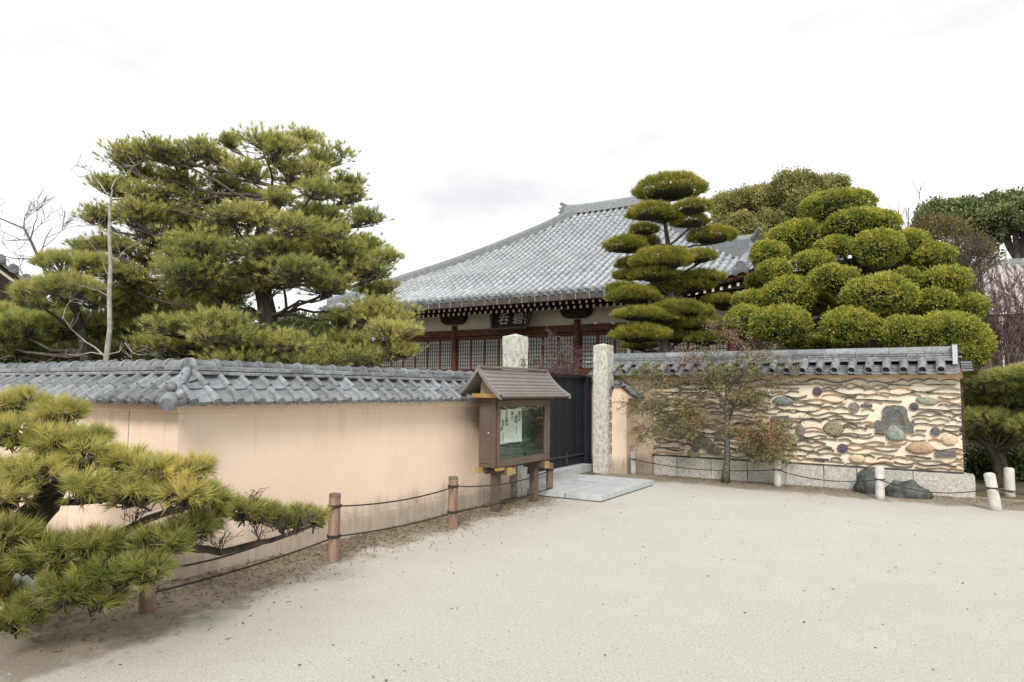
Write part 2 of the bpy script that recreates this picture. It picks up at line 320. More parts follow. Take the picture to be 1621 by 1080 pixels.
# ------------------------------------------------------------------ foliage builders
def np_obj(name, V, nper, mats, parent, tint=None, kind=None):
    """V: (n*nper,3) verts, polygons of nper verts each"""
    V = np.ascontiguousarray(V, dtype=np.float32); nf = len(V)//nper
    me = bpy.data.meshes.new(name); me.vertices.add(len(V)); me.vertices.foreach_set('co', V.ravel())
    me.loops.add(len(V)); me.loops.foreach_set('vertex_index', np.arange(len(V), dtype=np.int32))
    me.polygons.add(nf); me.polygons.foreach_set('loop_start', np.arange(0, len(V), nper, dtype=np.int32))
    me.materials.append(mats)
    if tint is not None:
        a = me.attributes.new('tint', 'FLOAT', 'FACE'); a.data.foreach_set('value', np.clip(tint, 0, 1).astype(np.float32))
    me.update(calc_edges=True)
    o = inst(name, me, None, parent)
    if kind: o['kind'] = kind
    return o
def nrm(a): return a/np.maximum(np.linalg.norm(a, axis=-1, keepdims=True), 1e-9)
def needles(P, D, m, Ln, w, spread, tint):
    n = len(P); B = np.repeat(P, m, 0) + np.repeat(D, m, 0)*(rng.random((n*m, 1))*Ln*.35)
    d = nrm(np.repeat(D, m, 0) + spread*rng.normal(size=(n*m, 3)))
    s = nrm(np.cross(d, rng.normal(size=(n*m, 3))))*w*.5
    l = Ln*(.65+.45*rng.random((n*m, 1)))
    V = np.stack([B-s, B+s, B+d*l], 1).reshape(-1, 3)
    t = np.repeat(tint, m) + rng.normal(size=n*m)*.14
    return V, t
def leaves(P, D, m, size, spread, tint, jit=1.0, asp=.55):
    n = len(P); B = np.repeat(P, m, 0) + rng.normal(size=(n*m, 3))*size*jit
    d = nrm(np.repeat(D, m, 0) + spread*rng.normal(size=(n*m, 3)))
    s = nrm(np.cross(d, rng.normal(size=(n*m, 3))))*size*asp*.5
    l = size*(.6+.6*rng.random((n*m, 1)))
    V = np.stack([B, B+d*l*.5+s, B+d*l, B+d*l*.5-s], 1).reshape(-1, 3)
    return V, np.repeat(tint, m)+rng.normal(size=n*m)*.15
def pnoise(P, s, seed=0):
    return np.array([mnoise.noise(Vector((p[0]*s+seed, p[1]*s, p[2]*s))) for p in P])
def ellip(mb, c, r, mi=0, nu=14, nv=8, lump=.1, seed=0):
    rows = []
    for j in range(nv+1):
        th = PI*j/nv
        row = []
        for i in range(nu+1):
            ph = 2*PI*(i % nu)/nu; d = Vector((math.sin(th)*math.cos(ph), math.sin(th)*math.sin(ph), math.cos(th)))
            k = 1+lump*mnoise.noise(d*2+Vector((seed, 0, 0))); row.append(Vector(c)+Vector((d.x*r[0], d.y*r[1], d.z*r[2]))*k)
        rows.append(row)
    mb.grid(rows)
def limb(mb, a, b, r0, r1, sag=.0, wig=.12, n=6, sides=6):
    a = Vector(a); b = Vector(b); Ln = (b-a).length; pts = []; rad = []
    s = random.random()*50
    for i in range(n+1):
        t = i/n; p = a.lerp(b, t); p.z -= sag*Ln*math.sin(PI*t)
        if 0 < i < n: p += mnoise.noise_vector(Vector((t*3+s, s, Ln)))*wig*Ln
        pts.append(p); rad.append(r0+(r1-r0)*t**.8)
    mb.tube(pts, rad, sides); return pts
def branching(mb, p, d, ln, r, depth, up=.25, spread=.6, kids=3, sides=4, minr=.003, tips=None):
    n = 3; pts = [p.copy()]; rad = [r]; q = p.copy(); dd = d.normalized()
    for i in range(n):
        dd = (dd + Vector((random.gauss(0, .14), random.gauss(0, .14), random.gauss(0, .10)+up*.1))).normalized()
        q = q+dd*ln/n; pts.append(q.copy()); rad.append(max(minr, r*(1-.5*(i+1)/n)))
    mb.tube(pts, rad, sides, caps=False)
    if depth == 0:
        if tips is not None: tips.append((q, dd))
        return
    for k in range(kids):
        j = random.randint(1, n); base = pts[j]
        nd = (dd + Vector((random.gauss(0, spread), random.gauss(0, spread), random.gauss(0, spread*.7)+up))).normalized()
        branching(mb, base, nd, ln*random.uniform(.55, .85), max(minr, rad[j]*.62), depth-1, up, spread, kids, sides, minr, tips)
# ================================================================== GROUND
mb = MB(); mb.grid([[(-70+140*i/70, -30+130*j/65, 0) for i in range(71)] for j in range(66)], smooth=False)
mb.grid([[(-600+1200*i, -600+1200*j, -.02) for i in range(2)] for j in range(2)], smooth=False)
tag(mb.build('gravel_yard', M_GROUND), kind='structure')
mb = MB(); mb.grid([[(-60, 3.75, .006), (-5.75, 3.75, .006)], [(-60, 70, .006), (-5.75, 70, .006)]], smooth=False)
mb.grid([[(-5.75, 13.55, .006), (.2, 13.55, .006)], [(-5.75, 70, .006), (.2, 70, .006)]], smooth=False)
mb.grid([[(.2, 13.5, .006), (40, 13.0, .006)], [(.2, 70, .006), (40, 70, .006)]], smooth=False)
tag(mb.build('garden_soil', M_SOIL), kind='structure')

# ================================================================== PLASTER WALL WITH TILED ROOF
XW, YW = -5.58, 3.55           # outer faces of the two runs
YE = 9.0; XFAR = -14.0
wall = root('plaster_wall', (XW, YW, 0), 'long peach plaster wall with grey tiled coping, bent at its near corner left of the notice board', 'wall')
def tile_mesh(name, pitch, ln, eave=False):
    mb = MB(); sec = []
    for k in range(7):                      # shallow pan
        t = k/6; sec.append((pitch*.73*t, -.012*math.sin(PI*t)-.004*(t > .1)))
    for k in range(1, 7):                   # roll
        a = PI*k/7; sec.append((pitch*.735+pitch*.125*(1-math.cos(a)), .046*math.sin(a)**.8))
    sec.append((pitch*.985, -.004)); sec.append((pitch*1.0, 0))
    th = .016; drop = .022
    lo = [Vector((x, 0, z+drop)) for x, z in sec]; hi = [Vector((x, ln, z)) for x, z in sec]
    mb.grid([lo[:7], hi[:7]]); mb.grid([lo[6:8], hi[6:8]], smooth=False); mb.grid([lo[7:], hi[7:]]); mb.grid([[p-Vector((0, 0, th)) for p in lo], lo], smooth=False)
    if eave:
        lip = []
        for k in range(7):
            t = k/6; lip.append(Vector((pitch*.72*t, -.004, drop-.011*math.sin(PI*t)-.026-.022*math.sin(PI*t))))
        mb.grid([lip, [p+Vector((0, -.004, 0)) for p in lo[:7]]], smooth=False); mb.grid([[p+Vector((0, .02, 0)) for p in lip], lip], smooth=False)
        mb.tube([(pitch*.86, -.022, drop+.002), (pitch*.86, .05, drop+.004)], [.043, .040], 12)
        mb.tube([(pitch*.85, -.026, drop+.004), (pitch*.85, -.020, drop+.004)], [.020, .028], 8)
    return mb.mesh(name, M_TILE)
PITCH = .225
T_E = tile_mesh('eave_tile', PITCH, .24, True); T_N = tile_mesh('roof_tile', PITCH, .24)
A0, A1 = (.36-.0, 1.525), (.04, 1.77)   # (outward offset from face -> eave), inner
def wall_roof(parent, origin, u, outv, n, pitch, hip=None, skip=None):
    """origin at wall face line start; courses climb inward"""
    slope = Vector((-outv.x*.32, -outv.y*.32, .245)).normalized()
    nn = u.cross(slope); base = origin + outv*.22 + Vector((0, 0, 1.515))
    for j in range(2):
        for i in range(n):
            o = base + u*(pitch*i) + slope*(.195*j-(.0 if j < 2 else .03)) + Vector((0, 0, .004*random.random()))
            a = random.gauss(0, .006); uu = (u + slope*a).normalized(); vv = nn.cross(uu)
            me = T_E if j == 0 else T_N; M = frame(o, uu, vv, nn)
            if hip is not None:
                # hip = (point, normal): keep points with (p-pt).n > 0
                cs = [(M @ Vector((x, y, 0))-hip[0]).dot(hip[1]) for x in (0, pitch) for y in (0, .24)]
                if max(cs) < 0: continue
                if min(cs) < 0:
                    b = bmesh.new(); b.from_mesh(me); Mi = M.inverted()
                    bmesh.ops.bisect_plane(b, geom=b.verts[:]+b.edges[:]+b.faces[:], plane_co=Mi @ hip[0], plane_no=(Mi.to_3x3() @ hip[1]).normalized(), clear_inner=True)
                    me = bpy.data.meshes.new(me.name); b.to_mesh(me); b.free(); me.materials.append(M_TILE)
            inst('eave_tile' if j == 0 else 'roof_tile', me, M, parent)
uX, uY = Vector((1, 0, 0)), Vector((0, 1, 0))
# run 2 : faces +X, along +Y
hipn = Vector((1, 1, 0)).normalized()
wall_roof(wall, Vector((XW, YW-.22, 0)), uY, uX, int((YE-YW+.22)/PITCH), PITCH, (Vector((XW, YW, 0)), Vector((-(-1), 1, 0)).normalized()))
# run 1 : faces -Y, along +X ; start far left
n1 = int((XW+.22-XFAR)/PITCH)
wall_roof(wall, Vector((XW+.22-n1*PITCH, YW, 0)), uX, -uY, n1, PITCH, (Vector((XW, YW, 0)), Vector((-1, -1, 0)).normalized()))
# plaster body
mb = MB(); mb.rbox((XW-.40, YW+.40, 0), (XW, YE, 1.50)); mb.rbox((XFAR, YW, 0), (XW, YW+.40, 1.50))
body = mb.build('plaster_body', M_PL, wall)
mb = MB(); prof = [(0, 1.42), (.035, 1.425), (.045, 1.44), (.05, 1.50), (.17, 1.515), (.17, 1.535), (0, 1.56)]
r1 = [Vector((XFAR, YW-a, z)) for a, z in prof]; r2 = [Vector((XW+a, YW-a, z)) for a, z in prof]; r3 = [Vector((XW+a, YE, z)) for a, z in prof]
mb.grid([r1, r2, r3], smooth=False); mb.build('eave_moulding', M_PL, wall)
mb = MB(); mb.rbox((XW+.001, YW-.018, 0), (XW+.018, YE, .21)); mb.rbox((XFAR, YW-.018, 0), (XW+.001, YW-.001, .21)); mb.build('plinth', M_PL, wall)
mb = MB()
for x in (-6.35, -8.6, -11.0): mb.rbox((x, YW-.003, .21), (x+.006, YW-.0005, 1.42))
mb.build('plaster_joint', M_CARVE, wall)
# sub roof slab, back slope
mb = MB()
mb.poly([(-.19, 1.50), (.165, 1.50), (-.10, 1.70), (-.17, 1.72)], YE-YW-.02, 0, Matrix.Translation((XW, YW, 0)))
mb.add([Vector((x, y, z)) for x in (XFAR, XW) for y, z in ((YW-.165, 1.50), (YW+.10, 1.70), (YW+.17, 1.72), (YW+.19, 1.50))], [(0, 4, 5, 1), (1, 5, 6, 2), (0, 3, 7, 4)])
mb.build('bedding_clay', M_TILED, wall)
CXW, CYW = XW-.20, YW+.20
mb = MB()
for s in (0, 1):
    a = [Vector((CXW-.02, CYW, 1.76)), Vector((CXW-.02, YE, 1.76))]; b = [Vector((XW-.62, YW+.62, 1.52)), Vector((XW-.62, YE, 1.52))]
    c = [Vector((CXW, CYW+.02, 1.76)), Vector((XFAR, CYW+.02, 1.76))]; d = [Vector((XW-.62, YW+.62, 1.52)), Vector((XFAR, YW+.62, 1.52))]
mb.grid([a, b]); mb.grid([c, d]); mb.build('back_slope', M_TILE2, wall)
# ridge : two courses of flat slabs and overlapping round caps
def slab_mesh(name, ln, wd, h, m):
    b = MB(); b.box((0, ln/2, h/2), (wd, ln-.006, h)); return bevel(b.mesh(name, m), .006, 1)
RS1 = slab_mesh('ridge_slab', .30, .33, .030, M_TILE); RS2 = slab_mesh('ridge_slab', .30, .27, .044, M_TILE)
def cap_mesh(ln, r, name='ridge_cap'):
    b = MB(); rows = []
    for y, rr in ((0, r+.010), (.020, r+.014), (.040, r+.012), (.045, r), (ln+.01, r-.004)):
        rows.append([Vector((rr*math.cos(a), y, rr*math.sin(a)*1.0)) for a in [PI*k/12 for k in range(13)]])
    b.grid(rows); b.add([Vector((0, 0, 0))]+rows[0], [(0, k+2, k+1) for k in range(12)])
    return b.mesh(name, M_TILE)
CAP = cap_mesh(.245, .068)
ZR = 1.762
def ridge(parent, p0, u, n, ln=.245):
    side = u.cross(Vector((0, 0, 1)))
    tot = n*ln
    for lay, (me, z) in enumerate(((RS1, ZR), (RS2, ZR+.036))):
        k = 0; s = 0 if lay == 0 else -.15
        while s < tot-.01:
            o = p0+u*max(s, 0)+Vector((0, 0, z+.003*random.random())); inst('ridge_slab', me, frame(o, side, u, Vector((0, 0, 1))) , parent); s += .30
    for k in range(n):
        o = p0+u*(ln*k)+Vector((0, 0, ZR+.074+.004*random.random())); inst('ridge_cap', CAP, frame(o, side, u, Vector((0, 0, 1))), parent)
n2r = int((YE-CYW)/.245)
ridge(wall, Vector((CXW, CYW, 0)), uY, n2r)
ridge(wall, Vector((CXW, CYW, 0)), -uX, int((CXW-XFAR)/.245))
# corner : hip roll with round end, ball finial
hb = MB(); e = Vector((XW+.235, YW-.235, 1.535)); tpt = Vector((CXW+.03, CYW-.03, 1.80))
hb.tube([e, e.lerp(tpt, .5)+Vector((0, 0, .0)), tpt], [.046, .044, .044], 12); hb.build('hip_roll', M_TILE, wall)
hb = MB(); hb.tube([e-Vector((.02, -.02, -.02)), e+Vector((.04, -.04, -.02)), e+Vector((.055, -.055, -.027))], [.064, .067, .055], 16)
hb.build('corner_end_tile', M_TILE, wall)
hb = MB(); ellip(hb, e+Vector((-.03, .03, .115)), (.045, .045, .045), lump=0); hb.build('ball_finial', M_TILE, wall)
hb = MB(); ellip(hb, e+Vector((.03, .07, .055)), (.042, .042, .045), lump=0); hb.build('ball_finial', M_TILE, wall)

# ================================================================== STUB WALL BY THE GATE
stub = root('gate_side_wall', (-5.2, 12.9, 0), 'short peach plaster stub wall with its own small tile roof between the tall stone pillar and the tile-studded wall', 'wall')
mb = MB(); mb.rbox((-5.62, 12.92, 0), (-5.27, 14.4, 1.50)); mb.build('plaster_body', M_PL, stub)
mb = MB(); mb.rbox((-5.64, 12.90, 1.43), (-5.23, 14.4, 1.50)); mb.build('eave_moulding', M_PL, stub)
b = MB(); b.poly([(-5.62, 1.501), (-5.10, 1.501), (-5.42, 1.745), (-5.52, 1.745)], 1.4, 0, Matrix.Translation((0, 12.93, 0))); b.build('gable_plaster', M_PL, stub)
st_slope = Vector((-.32, 0, .245)).normalized(); st_n = uY.cross(st_slope)
for j in range(2):
    for i in range(6):
        inst('eave_tile' if j == 0 else 'roof_tile', T_E if j == 0 else T_N, frame(Vector((-5.05, 12.84+i*PITCH, 1.515))+st_slope*.2*j, uY, st_slope, st_n), stub)
for i in range(5):
    inst('ridge_slab', RS1, frame(Vector((-5.47, 12.86+i*.3, 1.74)), uX, uY, Vector((0, 0, 1))), stub)
    inst('ridge_cap', CAP, frame(Vector((-5.47, 12.86+i*.245, 1.785)), uX, uY, Vector((0, 0, 1))), stub)

# ================================================================== TILE-STUDDED CLAY WALL
YM = 13.26; ML, MR = -4.83, .36
mud = root('clay_wall', (ML, YM, 0), 'cream clay wall studded with broken curved roof tiles and odd stones, under a grey round-tiled roof', 'wall')
mb = MB(); nx, nz = 130, 42; rows = []
for j in range(nz+1):
    rows.append([])
    for i in range(nx+1):
        x = ML+(MR-ML)*i/nx; z = .37+(1.97-.37)*j/nz
        b = .012*mnoise.noise(Vector((x*4, z*22, 3)))+.008*mnoise.noise(Vector((x*14, z*40, 9)))
        rows[-1].append(Vector((x, YM+b, z)))
mb.grid(rows)
mb.rbox((ML, YM+.02, .37), (MR-.01, YM+.50, 2.05)); 
mb.build('mortar_face', M_MUD, mud)
mb = MB(); mb.rbox((-6.2, YM+.03, 0), (ML-.002, YM+.45, 2.05)); mb.build('plaster_end', M_PL, mud)
# ochre band with scalloped lower edge
mb = MB(); sc = [(-5.9, 2.06)]; x = -5.9
pts = []
while x < MR+.03:
    ph = (x % .37)/.37; pts.append((x, 1.925-.035*abs(math.sin(PI*ph))-.012*mnoise.noise(Vector((x*3, 0, 0))))); x += .0308
pts.append((MR+.03, 1.90)); top = [Vector((a, YM-.03, 2.06)) for a, b in pts]; bot = [Vector((a, YM-.03, b)) for a, b in pts]; bk = [Vector((a, YM+.02, b)) for a, b in pts]
mb.grid([bk, bot, top], smooth=False); mb.rbox((MR+.001, YM-.03, 1.9), (MR+.035, YM+.45, 2.06)); mb.build('ochre_band', M_OCHRE, mud)
# granite footing
jx = [1035, 1072, 1126, 1183, 1244, 1304, 1356, 1445, 1531]
xs = [atY(q, 740, YM-.06).x for q in jx]
for a, b in zip(xs[:-1], xs[1:]):
    g = MB(); g.rbox((a+.006, YM-.07-.01*random.random(), 0), (b-.006, YM+.3, .365)); me = g.mesh('granite_block', M_GRAN); rough_mesh(me, 5, .007, 9, a); inst('granite_block', me, None, mud)
g = MB(); g.rbox((xs[-1]-.02, YM-.05, 0), (xs[-1]+.10, YM+.5, .33)); me = g.mesh('granite_block', M_GRAN); rough_mesh(me, 5, .008, 9, 4); inst('granite_block', me, None, mud)
g = MB(); g.rbox((ML-.02, YM-.035, .355), (MR+.005, YM+.1, .395)); g.build('slate_course', M_TILED, mud)
# shards
def shard(kind, ln, m):
    n = 12; th = .0135; up = []
    for i in range(n+1):
        t = i/n; x = -ln/2+ln*t
        z = {'flat': .003*math.sin(5*t), 'up': .034*math.sin(PI*t), 'down': -.030*math.sin(PI*t), 'wave': .022*math.sin(2*PI*t), 'wave2': -.022*math.sin(2*PI*t), 'gull': .030*abs(math.sin(2*PI*t))}[kind]
        up.append((x, z))
    r = random.Random(hash(kind) % 97+int(ln*100))
    b = MB(); T = [Vector((x, 0, z+th*(.45+.15*math.sin(i*1.7)))) for i, (x, z) in enumerate(up)]; Bt = [Vector((x, 0, z-th*.5)) for x, z in up]
    dn = Vector((0, .05, 0)); b.grid([[p+dn for p in T], T, Bt, [p+dn for p in Bt]], smooth=False)
    for k in (0, -1): b.add([T[k], Bt[k], Bt[k]+dn, T[k]+dn], [(0, 1, 2, 3) if k == 0 else (3, 2, 1, 0)])
    return b.mesh('tile_shard', m)
M_SHARDO = mat('ochre tile shard', (.26, .145, .07), (.46, .29, .16), 9, .88, bump=.004, rnd=.2, fine=(50, .18), spec=.15)
SH = [(l, shard(k, l, m)) for m in (M_SHARD, M_SHARD, M_SHARD, M_SHARDL, M_SHARDO) for k, l in (('flat', .30), ('up', .27), ('down', .25), ('wave', .42), ('wave2', .38), ('gull', .40), ('flat', .16), ('up', .17))]
feat = []   # (x,z,rx,rz) no-go areas
def fpt(x, y): p = atY(x, y, YM); return p.x, p.z
def disc(px, py, r, mname, ring=False):
    x, z = fpt(px, py); R = r*11.8/FPX*.95; feat.append((x, z, R+.02, R+.02)); b = MB()
    b.tube([(x, YM+.03, z), (x, YM-.035, z)], R, 18)
    b.tube([(x, YM-.034, z), (x, YM-.045, z)], [R*.55, R*.45], 14)
    for k in range(10):
        a = 2*PI*k/10; b.tube([(x+R*.8*math.cos(a), YM-.034, z+R*.8*math.sin(a)), (x+R*.8*math.cos(a), YM-.042, z+R*.8*math.sin(a))], R*.07, 5)
    b.build('round_end_tile', STONE[mname], mud)
def emb(name, px, py, rx, ry, mname, shape=None, d=.05, label=None):
    x, z = fpt(px, py); RX = rx*11.8/FPX*.95; RZ = ry*11.8/FPX*.92; feat.append((x, z, RX*.92, RZ*.92)); b = MB(); rows = []
    shape = shape or [1, .97, 1.0, .95, 1, .96, 1.02, .94, 1, .98, 1.0, .93]
    n = 24
    for s, dd in ((1, .03), (1, -.2*d), (.9, -.75*d), (.6, -1.0*d), (.02, -1.05*d)):
        row = []
        for k in range(n+1):
            a = 2*PI*(k % n)/n; kk = (k % n)*len(shape)/n; i0 = int(kk) % len(shape); f = kk-int(kk); rr = shape[i0]*(1-f)+shape[(i0+1) % len(shape)]*f
            w = 1+.05*mnoise.noise(Vector((math.cos(a)*2+x, math.sin(a)*2, s*3)))
            row.append(Vector((x+RX*rr*s*w*math.cos(a), YM+dd+.008*mnoise.noise(Vector((a*3, s*4, x)))*(s < 1), z+RZ*rr*s*w*math.sin(a))))
        rows.append(row)
    b.grid(rows); o = b.build(name, STONE[mname], mud)
    if label: o['label'] = label
for q in ((1294, 620, 7.5, 'purple grey tile disc'), (1352, 645, 8.5, 'grey purple stone'), (1447, 644, 6.5, 'purple grey tile disc'), (1334, 710, 8, 'purple grey tile disc'), (1481, 683.5, 7, 'dark carved tile'), (1159, 636, 6.5, 'purple grey tile disc')): disc(*q)
emb('embedded_stone', 1319.5, 679, 16.5, 14, 'speckled brown stone'); emb('embedded_stone', 1469, 635, 17, 8.5, 'grey green stone', [.95, .8, .75, .8, .95, 1.1, 1, .8, .7, .8, .9, .9])
emb('embedded_stone', 1418, 686, 14, 15, 'jade green stone', [1.0, .75, .75, 1.0, .75, .75, 1.0, 1.15, .95, .9, .95, 1.15], .07, 'jade green triangular stone')
emb('embedded_stone', 1456.5, 710.5, 21, 13, 'orange brown stone', [1.0, .9, .95, 1.0, .9, .85, 1.0, .85, .7, .65, .7, .85], .06)
emb('embedded_stone', 1503, 696, 11.5, 10, 'rusty white stone'); emb('embedded_stone', 1357, 726, 12.5, 8, 'cream stone'); emb('embedded_stone', 1240, 635, 18, 9, 'teal stone', None, .06)
emb('embedded_stone', 1255, 696, 11, 10, 'tan stone'); emb('embedded_stone', 1267, 681, 8, 13, 'grey purple stone', [1, .9, .8, .95, .8, .9, 1, .95, 1, .9, 1, .95]); emb('embedded_stone', 1180, 636, 11, 7, 'speckled brown stone')
emb('embedded_stone', 1134, 713, 10, 8, 'speckled brown stone'); emb('embedded_stone', 1098, 718, 12, 9, 'tan stone'); emb('embedded_stone', 1378, 675, 8, 4, 'speckled brown stone', [1, 1, 1, 1, 1, 1, 1, .5, .3, .3, .3, .5])
emb('embedded_stone', 1226, 720, 18, 8, 'orange brown stone')
def polytile(outline, mname, d=.05, label=None, name='carved_ridge_tile'):
    pts = [fpt(*q) for q in outline]; b = MB(); b.poly([(p[0], p[1]) for p in pts], .08, 0, Matrix.Translation((0, YM-d, 0)))
    me = b.mesh(name, STONE[mname]); o = inst(name, me, None, mud)
    xs_ = [p[0] for p in pts]; zs_ = [p[1] for p in pts]; feat.append(((min(xs_)+max(xs_))/2, (min(zs_)+max(zs_))/2, (max(xs_)-min(xs_))/2, (max(zs_)-min(zs_))/2))
    if label: o['label'] = label
    return o
og = polytile([(1386, 684), (1387, 678), (1385, 671), (1386, 666), (1391, 665), (1396, 668), (1398, 655), (1397, 648), (1402, 643), (1415, 641), (1430, 643), (1436, 649), (1437, 660), (1441, 669), (1446, 666), (1449, 670), (1446, 678), (1447, 685), (1440, 686), (1432, 682), (1427, 674), (1420, 669), (1413, 670), (1408, 677), (1402, 684), (1394, 686)], 'dark carved tile', .055, 'large dark arched ridge-end tile')
for k, off in enumerate((0.88, .68)):
    b = MB(); path = []
    for i in range(15):
        a = PI*i/14; x, z = fpt(1417+17*off*math.cos(a), 672-26*off*math.sin(a)); path.append((x, YM-.058, z))
    b.tube(path, .010, 5); inst('raised_band', b.mesh('raised_band', STONE['dark carved tile']), None, og)
polytile([(1096, 712), (1098, 698), (1105, 690), (1115, 690), (1124, 694), (1130, 703), (1131, 716), (1124, 718), (1118, 712), (1112, 708), (1106, 712), (1103, 717)], 'dark carved tile', .06, 'dark arched tile low behind the shrub')
polytile([(1480, 715), (1513, 714), (1514, 723), (1481, 724)], 'dark carved tile', .05, name='flat_black_tile')
polytile([(1221, 659), (1249, 658), (1250, 667), (1221, 666)], 'dark carved tile', .04, name='flat_black_tile')
polytile([(1363, 640), (1381, 640), (1381, 644.5), (1363, 644.5)], 'purple grey tile disc', .035, name='flat_black_tile')
rowh = .064; EX = MB(); z = .44; cnt = 0; R2 = random.Random(11)
while z < 1.90:
    x = ML-.02+R2.random()*.12
    while x < MR-.08:
        l, me = SH[R2.randrange(len(SH))]; s = R2.uniform(.95, 1.5); l *= s; cx = x+l/2; zz = z+R2.gauss(0, .012)
        if cx+l/2 > MR+.015:
            s *= max(.3, (MR+.01-x)/l); l = MR+.01-x; cx = x+l/2
            if l < .07: break
        hit = next((f for f in feat if abs(cx-f[0]) < f[2]+l*.40 and abs(zz-f[1]) < f[3]+.004), None)
        if hit:
            x = x+.03; l = 0
            if R2.random() < .6 and False: pass
            continue
        M = Matrix.Translation((cx, YM-.030-R2.random()*.018, zz)) @ Matrix.Rotation(R2.gauss(0, .035), 4, 'Y') @ Matrix.Diagonal((s, 1, R2.uniform(.8, 1.25), 1))
        if cnt < 290: inst('tile_shard', me, M, mud)
        else: EX.add([M @ v.co for v in me.vertices], [tuple(p.vertices) for p in me.polygons])
        cnt += 1; x += l+R2.uniform(-.02, .03)
    z += rowh
print('shards', cnt)
if EX.v: tag(EX.build('tile_shard_courses', M_SHARD, mud), kind='stuff')
# ragged end face: shards poking out of the right end, one part
b = MB()
for k in range(34):
    zz = .45+1.45*k/34; b.box((MR+.005, YM+.06+R2.random()*.06, zz), (.05+R2.random()*.05, .14, .018+.012*R2.random()), 0, Matrix.Rotation(R2.gauss(0, .15), 3, 'Y'))
    b.box((MR+.005, YM+.3+R2.random()*.06, zz+.02), (.05+R2.random()*.05, .16, .02))
tag(b.build('ragged_tile_edge', M_SHARD, mud), kind='stuff')
# roof : pans, round rolls
def pan_mesh():
    b = MB(); w = .26; sec = [(-w/2+w*k/8, -.034*math.sin(PI*k/8)) for k in range(9)]
    lo = [Vector((x, 0, z+.026)) for x, z in sec]; hi = [Vector((x, .2, z)) for x, z in sec]
    b.grid([lo, hi]); b.grid([[p-Vector((0, 0, .02)) for p in lo], lo], smooth=False); return b.mesh('pan_tile', M_TILE2)
def roll_mesh():
    b = MB(); n = 16; R_ = .066
    def ring(y, r): return [Vector((r*math.cos(2*PI*k/n), y, r*math.sin(2*PI*k/n))) for k in range(n+1)]
    b.grid([ring(.14, R_*.70), ring(.0, R_*.76), ring(0, R_), ring(.02, R_*1.03), ring(.17, R_), ring(.172, R_*1.05), ring(.19, R_*1.05), ring(.40, R_*.96)])
    c = ring(.035, R_*.74); b.add([Vector((0, .03, 0))]+c, [(0, k+1, k+2) for k in range(n)], 1)
    return b.mesh('round_roll_tile', [M_TILE2, M_PIT])
PAN, ROLL = pan_mesh(), roll_mesh()
sl = Vector((0, .42, .20)).normalized(); nn = uX.cross(sl); e0 = Vector((0, YM-.30, 2.0)); x = atY(1489.6, 584.6, YM-.3).x; k = 0
while x-.26*k > -6.1:
    xx = x-.26*k+.0
    for j in range(4):
        for s in ((0,) if k else (0, 1)):
            inst('pan_tile', PAN, frame(e0+Vector((xx-.13+.26*s, 0, -.035+.004*random.random()))+sl*(.11*j+.03), uX, sl, nn), mud)
    if x-.26*k > -5.9: inst('round_roll_tile', ROLL, frame(e0+Vector((xx+random.gauss(0, .004), -.015, .028))+sl*.01, uX, sl, nn), mud)
    k += 1
for j in range(4):
    b = MB(); b.rbox((MR+.02, YM-.30+.105*j, 2.015+.045*j), (MR+.17, YM-.14+.105*j, 2.045+.045*j)); inst('verge_tile', b.mesh('verge_tile', M_TILE), None, mud)
b = MB(); b.poly([(.03, 1.965), (.35, 2.12), (.5, 2.19), (.55, 2.19), (.9, 2.0), (.9, 1.97), (.03, 1.96)], 6.4, 0, Matrix.Translation((-6.1, YM-.26, 0)) @ Matrix(((0, 1, 0, 0), (1, 0, 0, 0), (0, 0, 1, 0), (0, 0, 0, 1)))); b.build('bedding_clay', M_TILED, mud)
ym = YM+.22
for lay, (w, h, z) in enumerate(((.42, .042, 2.190), (.36, .036, 2.235), (.32, .036, 2.276), (.28, .036, 2.317))):
    me = slab_mesh('ridge_slab', .52, w, h, M_TILE2 if lay == 1 else M_TILE); s = -6.1-(.26 if lay % 2 else 0)
    while s < MR-.45:
        inst('ridge_slab', me, frame(Vector((s, ym, z)), Vector((0, -1, 0)), uX, Vector((0, 0, 1))), mud); s += .52
    b = slab_mesh('ridge_slab', MR-.06-s, w, h, M_TILE); inst('ridge_slab', b, frame(Vector((s, ym, z)), Vector((0, -1, 0)), uX, Vector((0, 0, 1))), mud)
RC = None; b = MB(); b.grid([[Vector((.10*math.cos(a), y, .085*math.sin(a))) for a in [PI*k/12 for k in range(13)]] for y in (0, .50)]); RC = b.mesh('ridge_cap', M_TILE)
s = -6.1
while s < MR-.2:
    inst('ridge_cap', RC, frame(Vector((s, ym, 2.355)), Vector((0, -1, 0)), uX, Vector((0, 0, 1))), mud); s += .495
b = MB(); b.rbox((MR-.10, ym-.20, 2.20), (MR-.03, ym+.2, 2.46)); me = bevel(b.mesh('ridge_end_tile', M_TILE), .012); inst('ridge_end_tile', me, None, mud)
b = MB(); b.rbox((MR-.09, ym-.235, 2.13), (MR-.02, ym-.201, 2.45)); b.build('ridge_end_face', mat('pale ridge end', (.42, .44, .46), (.52, .54, .56), 12, .5), mud)

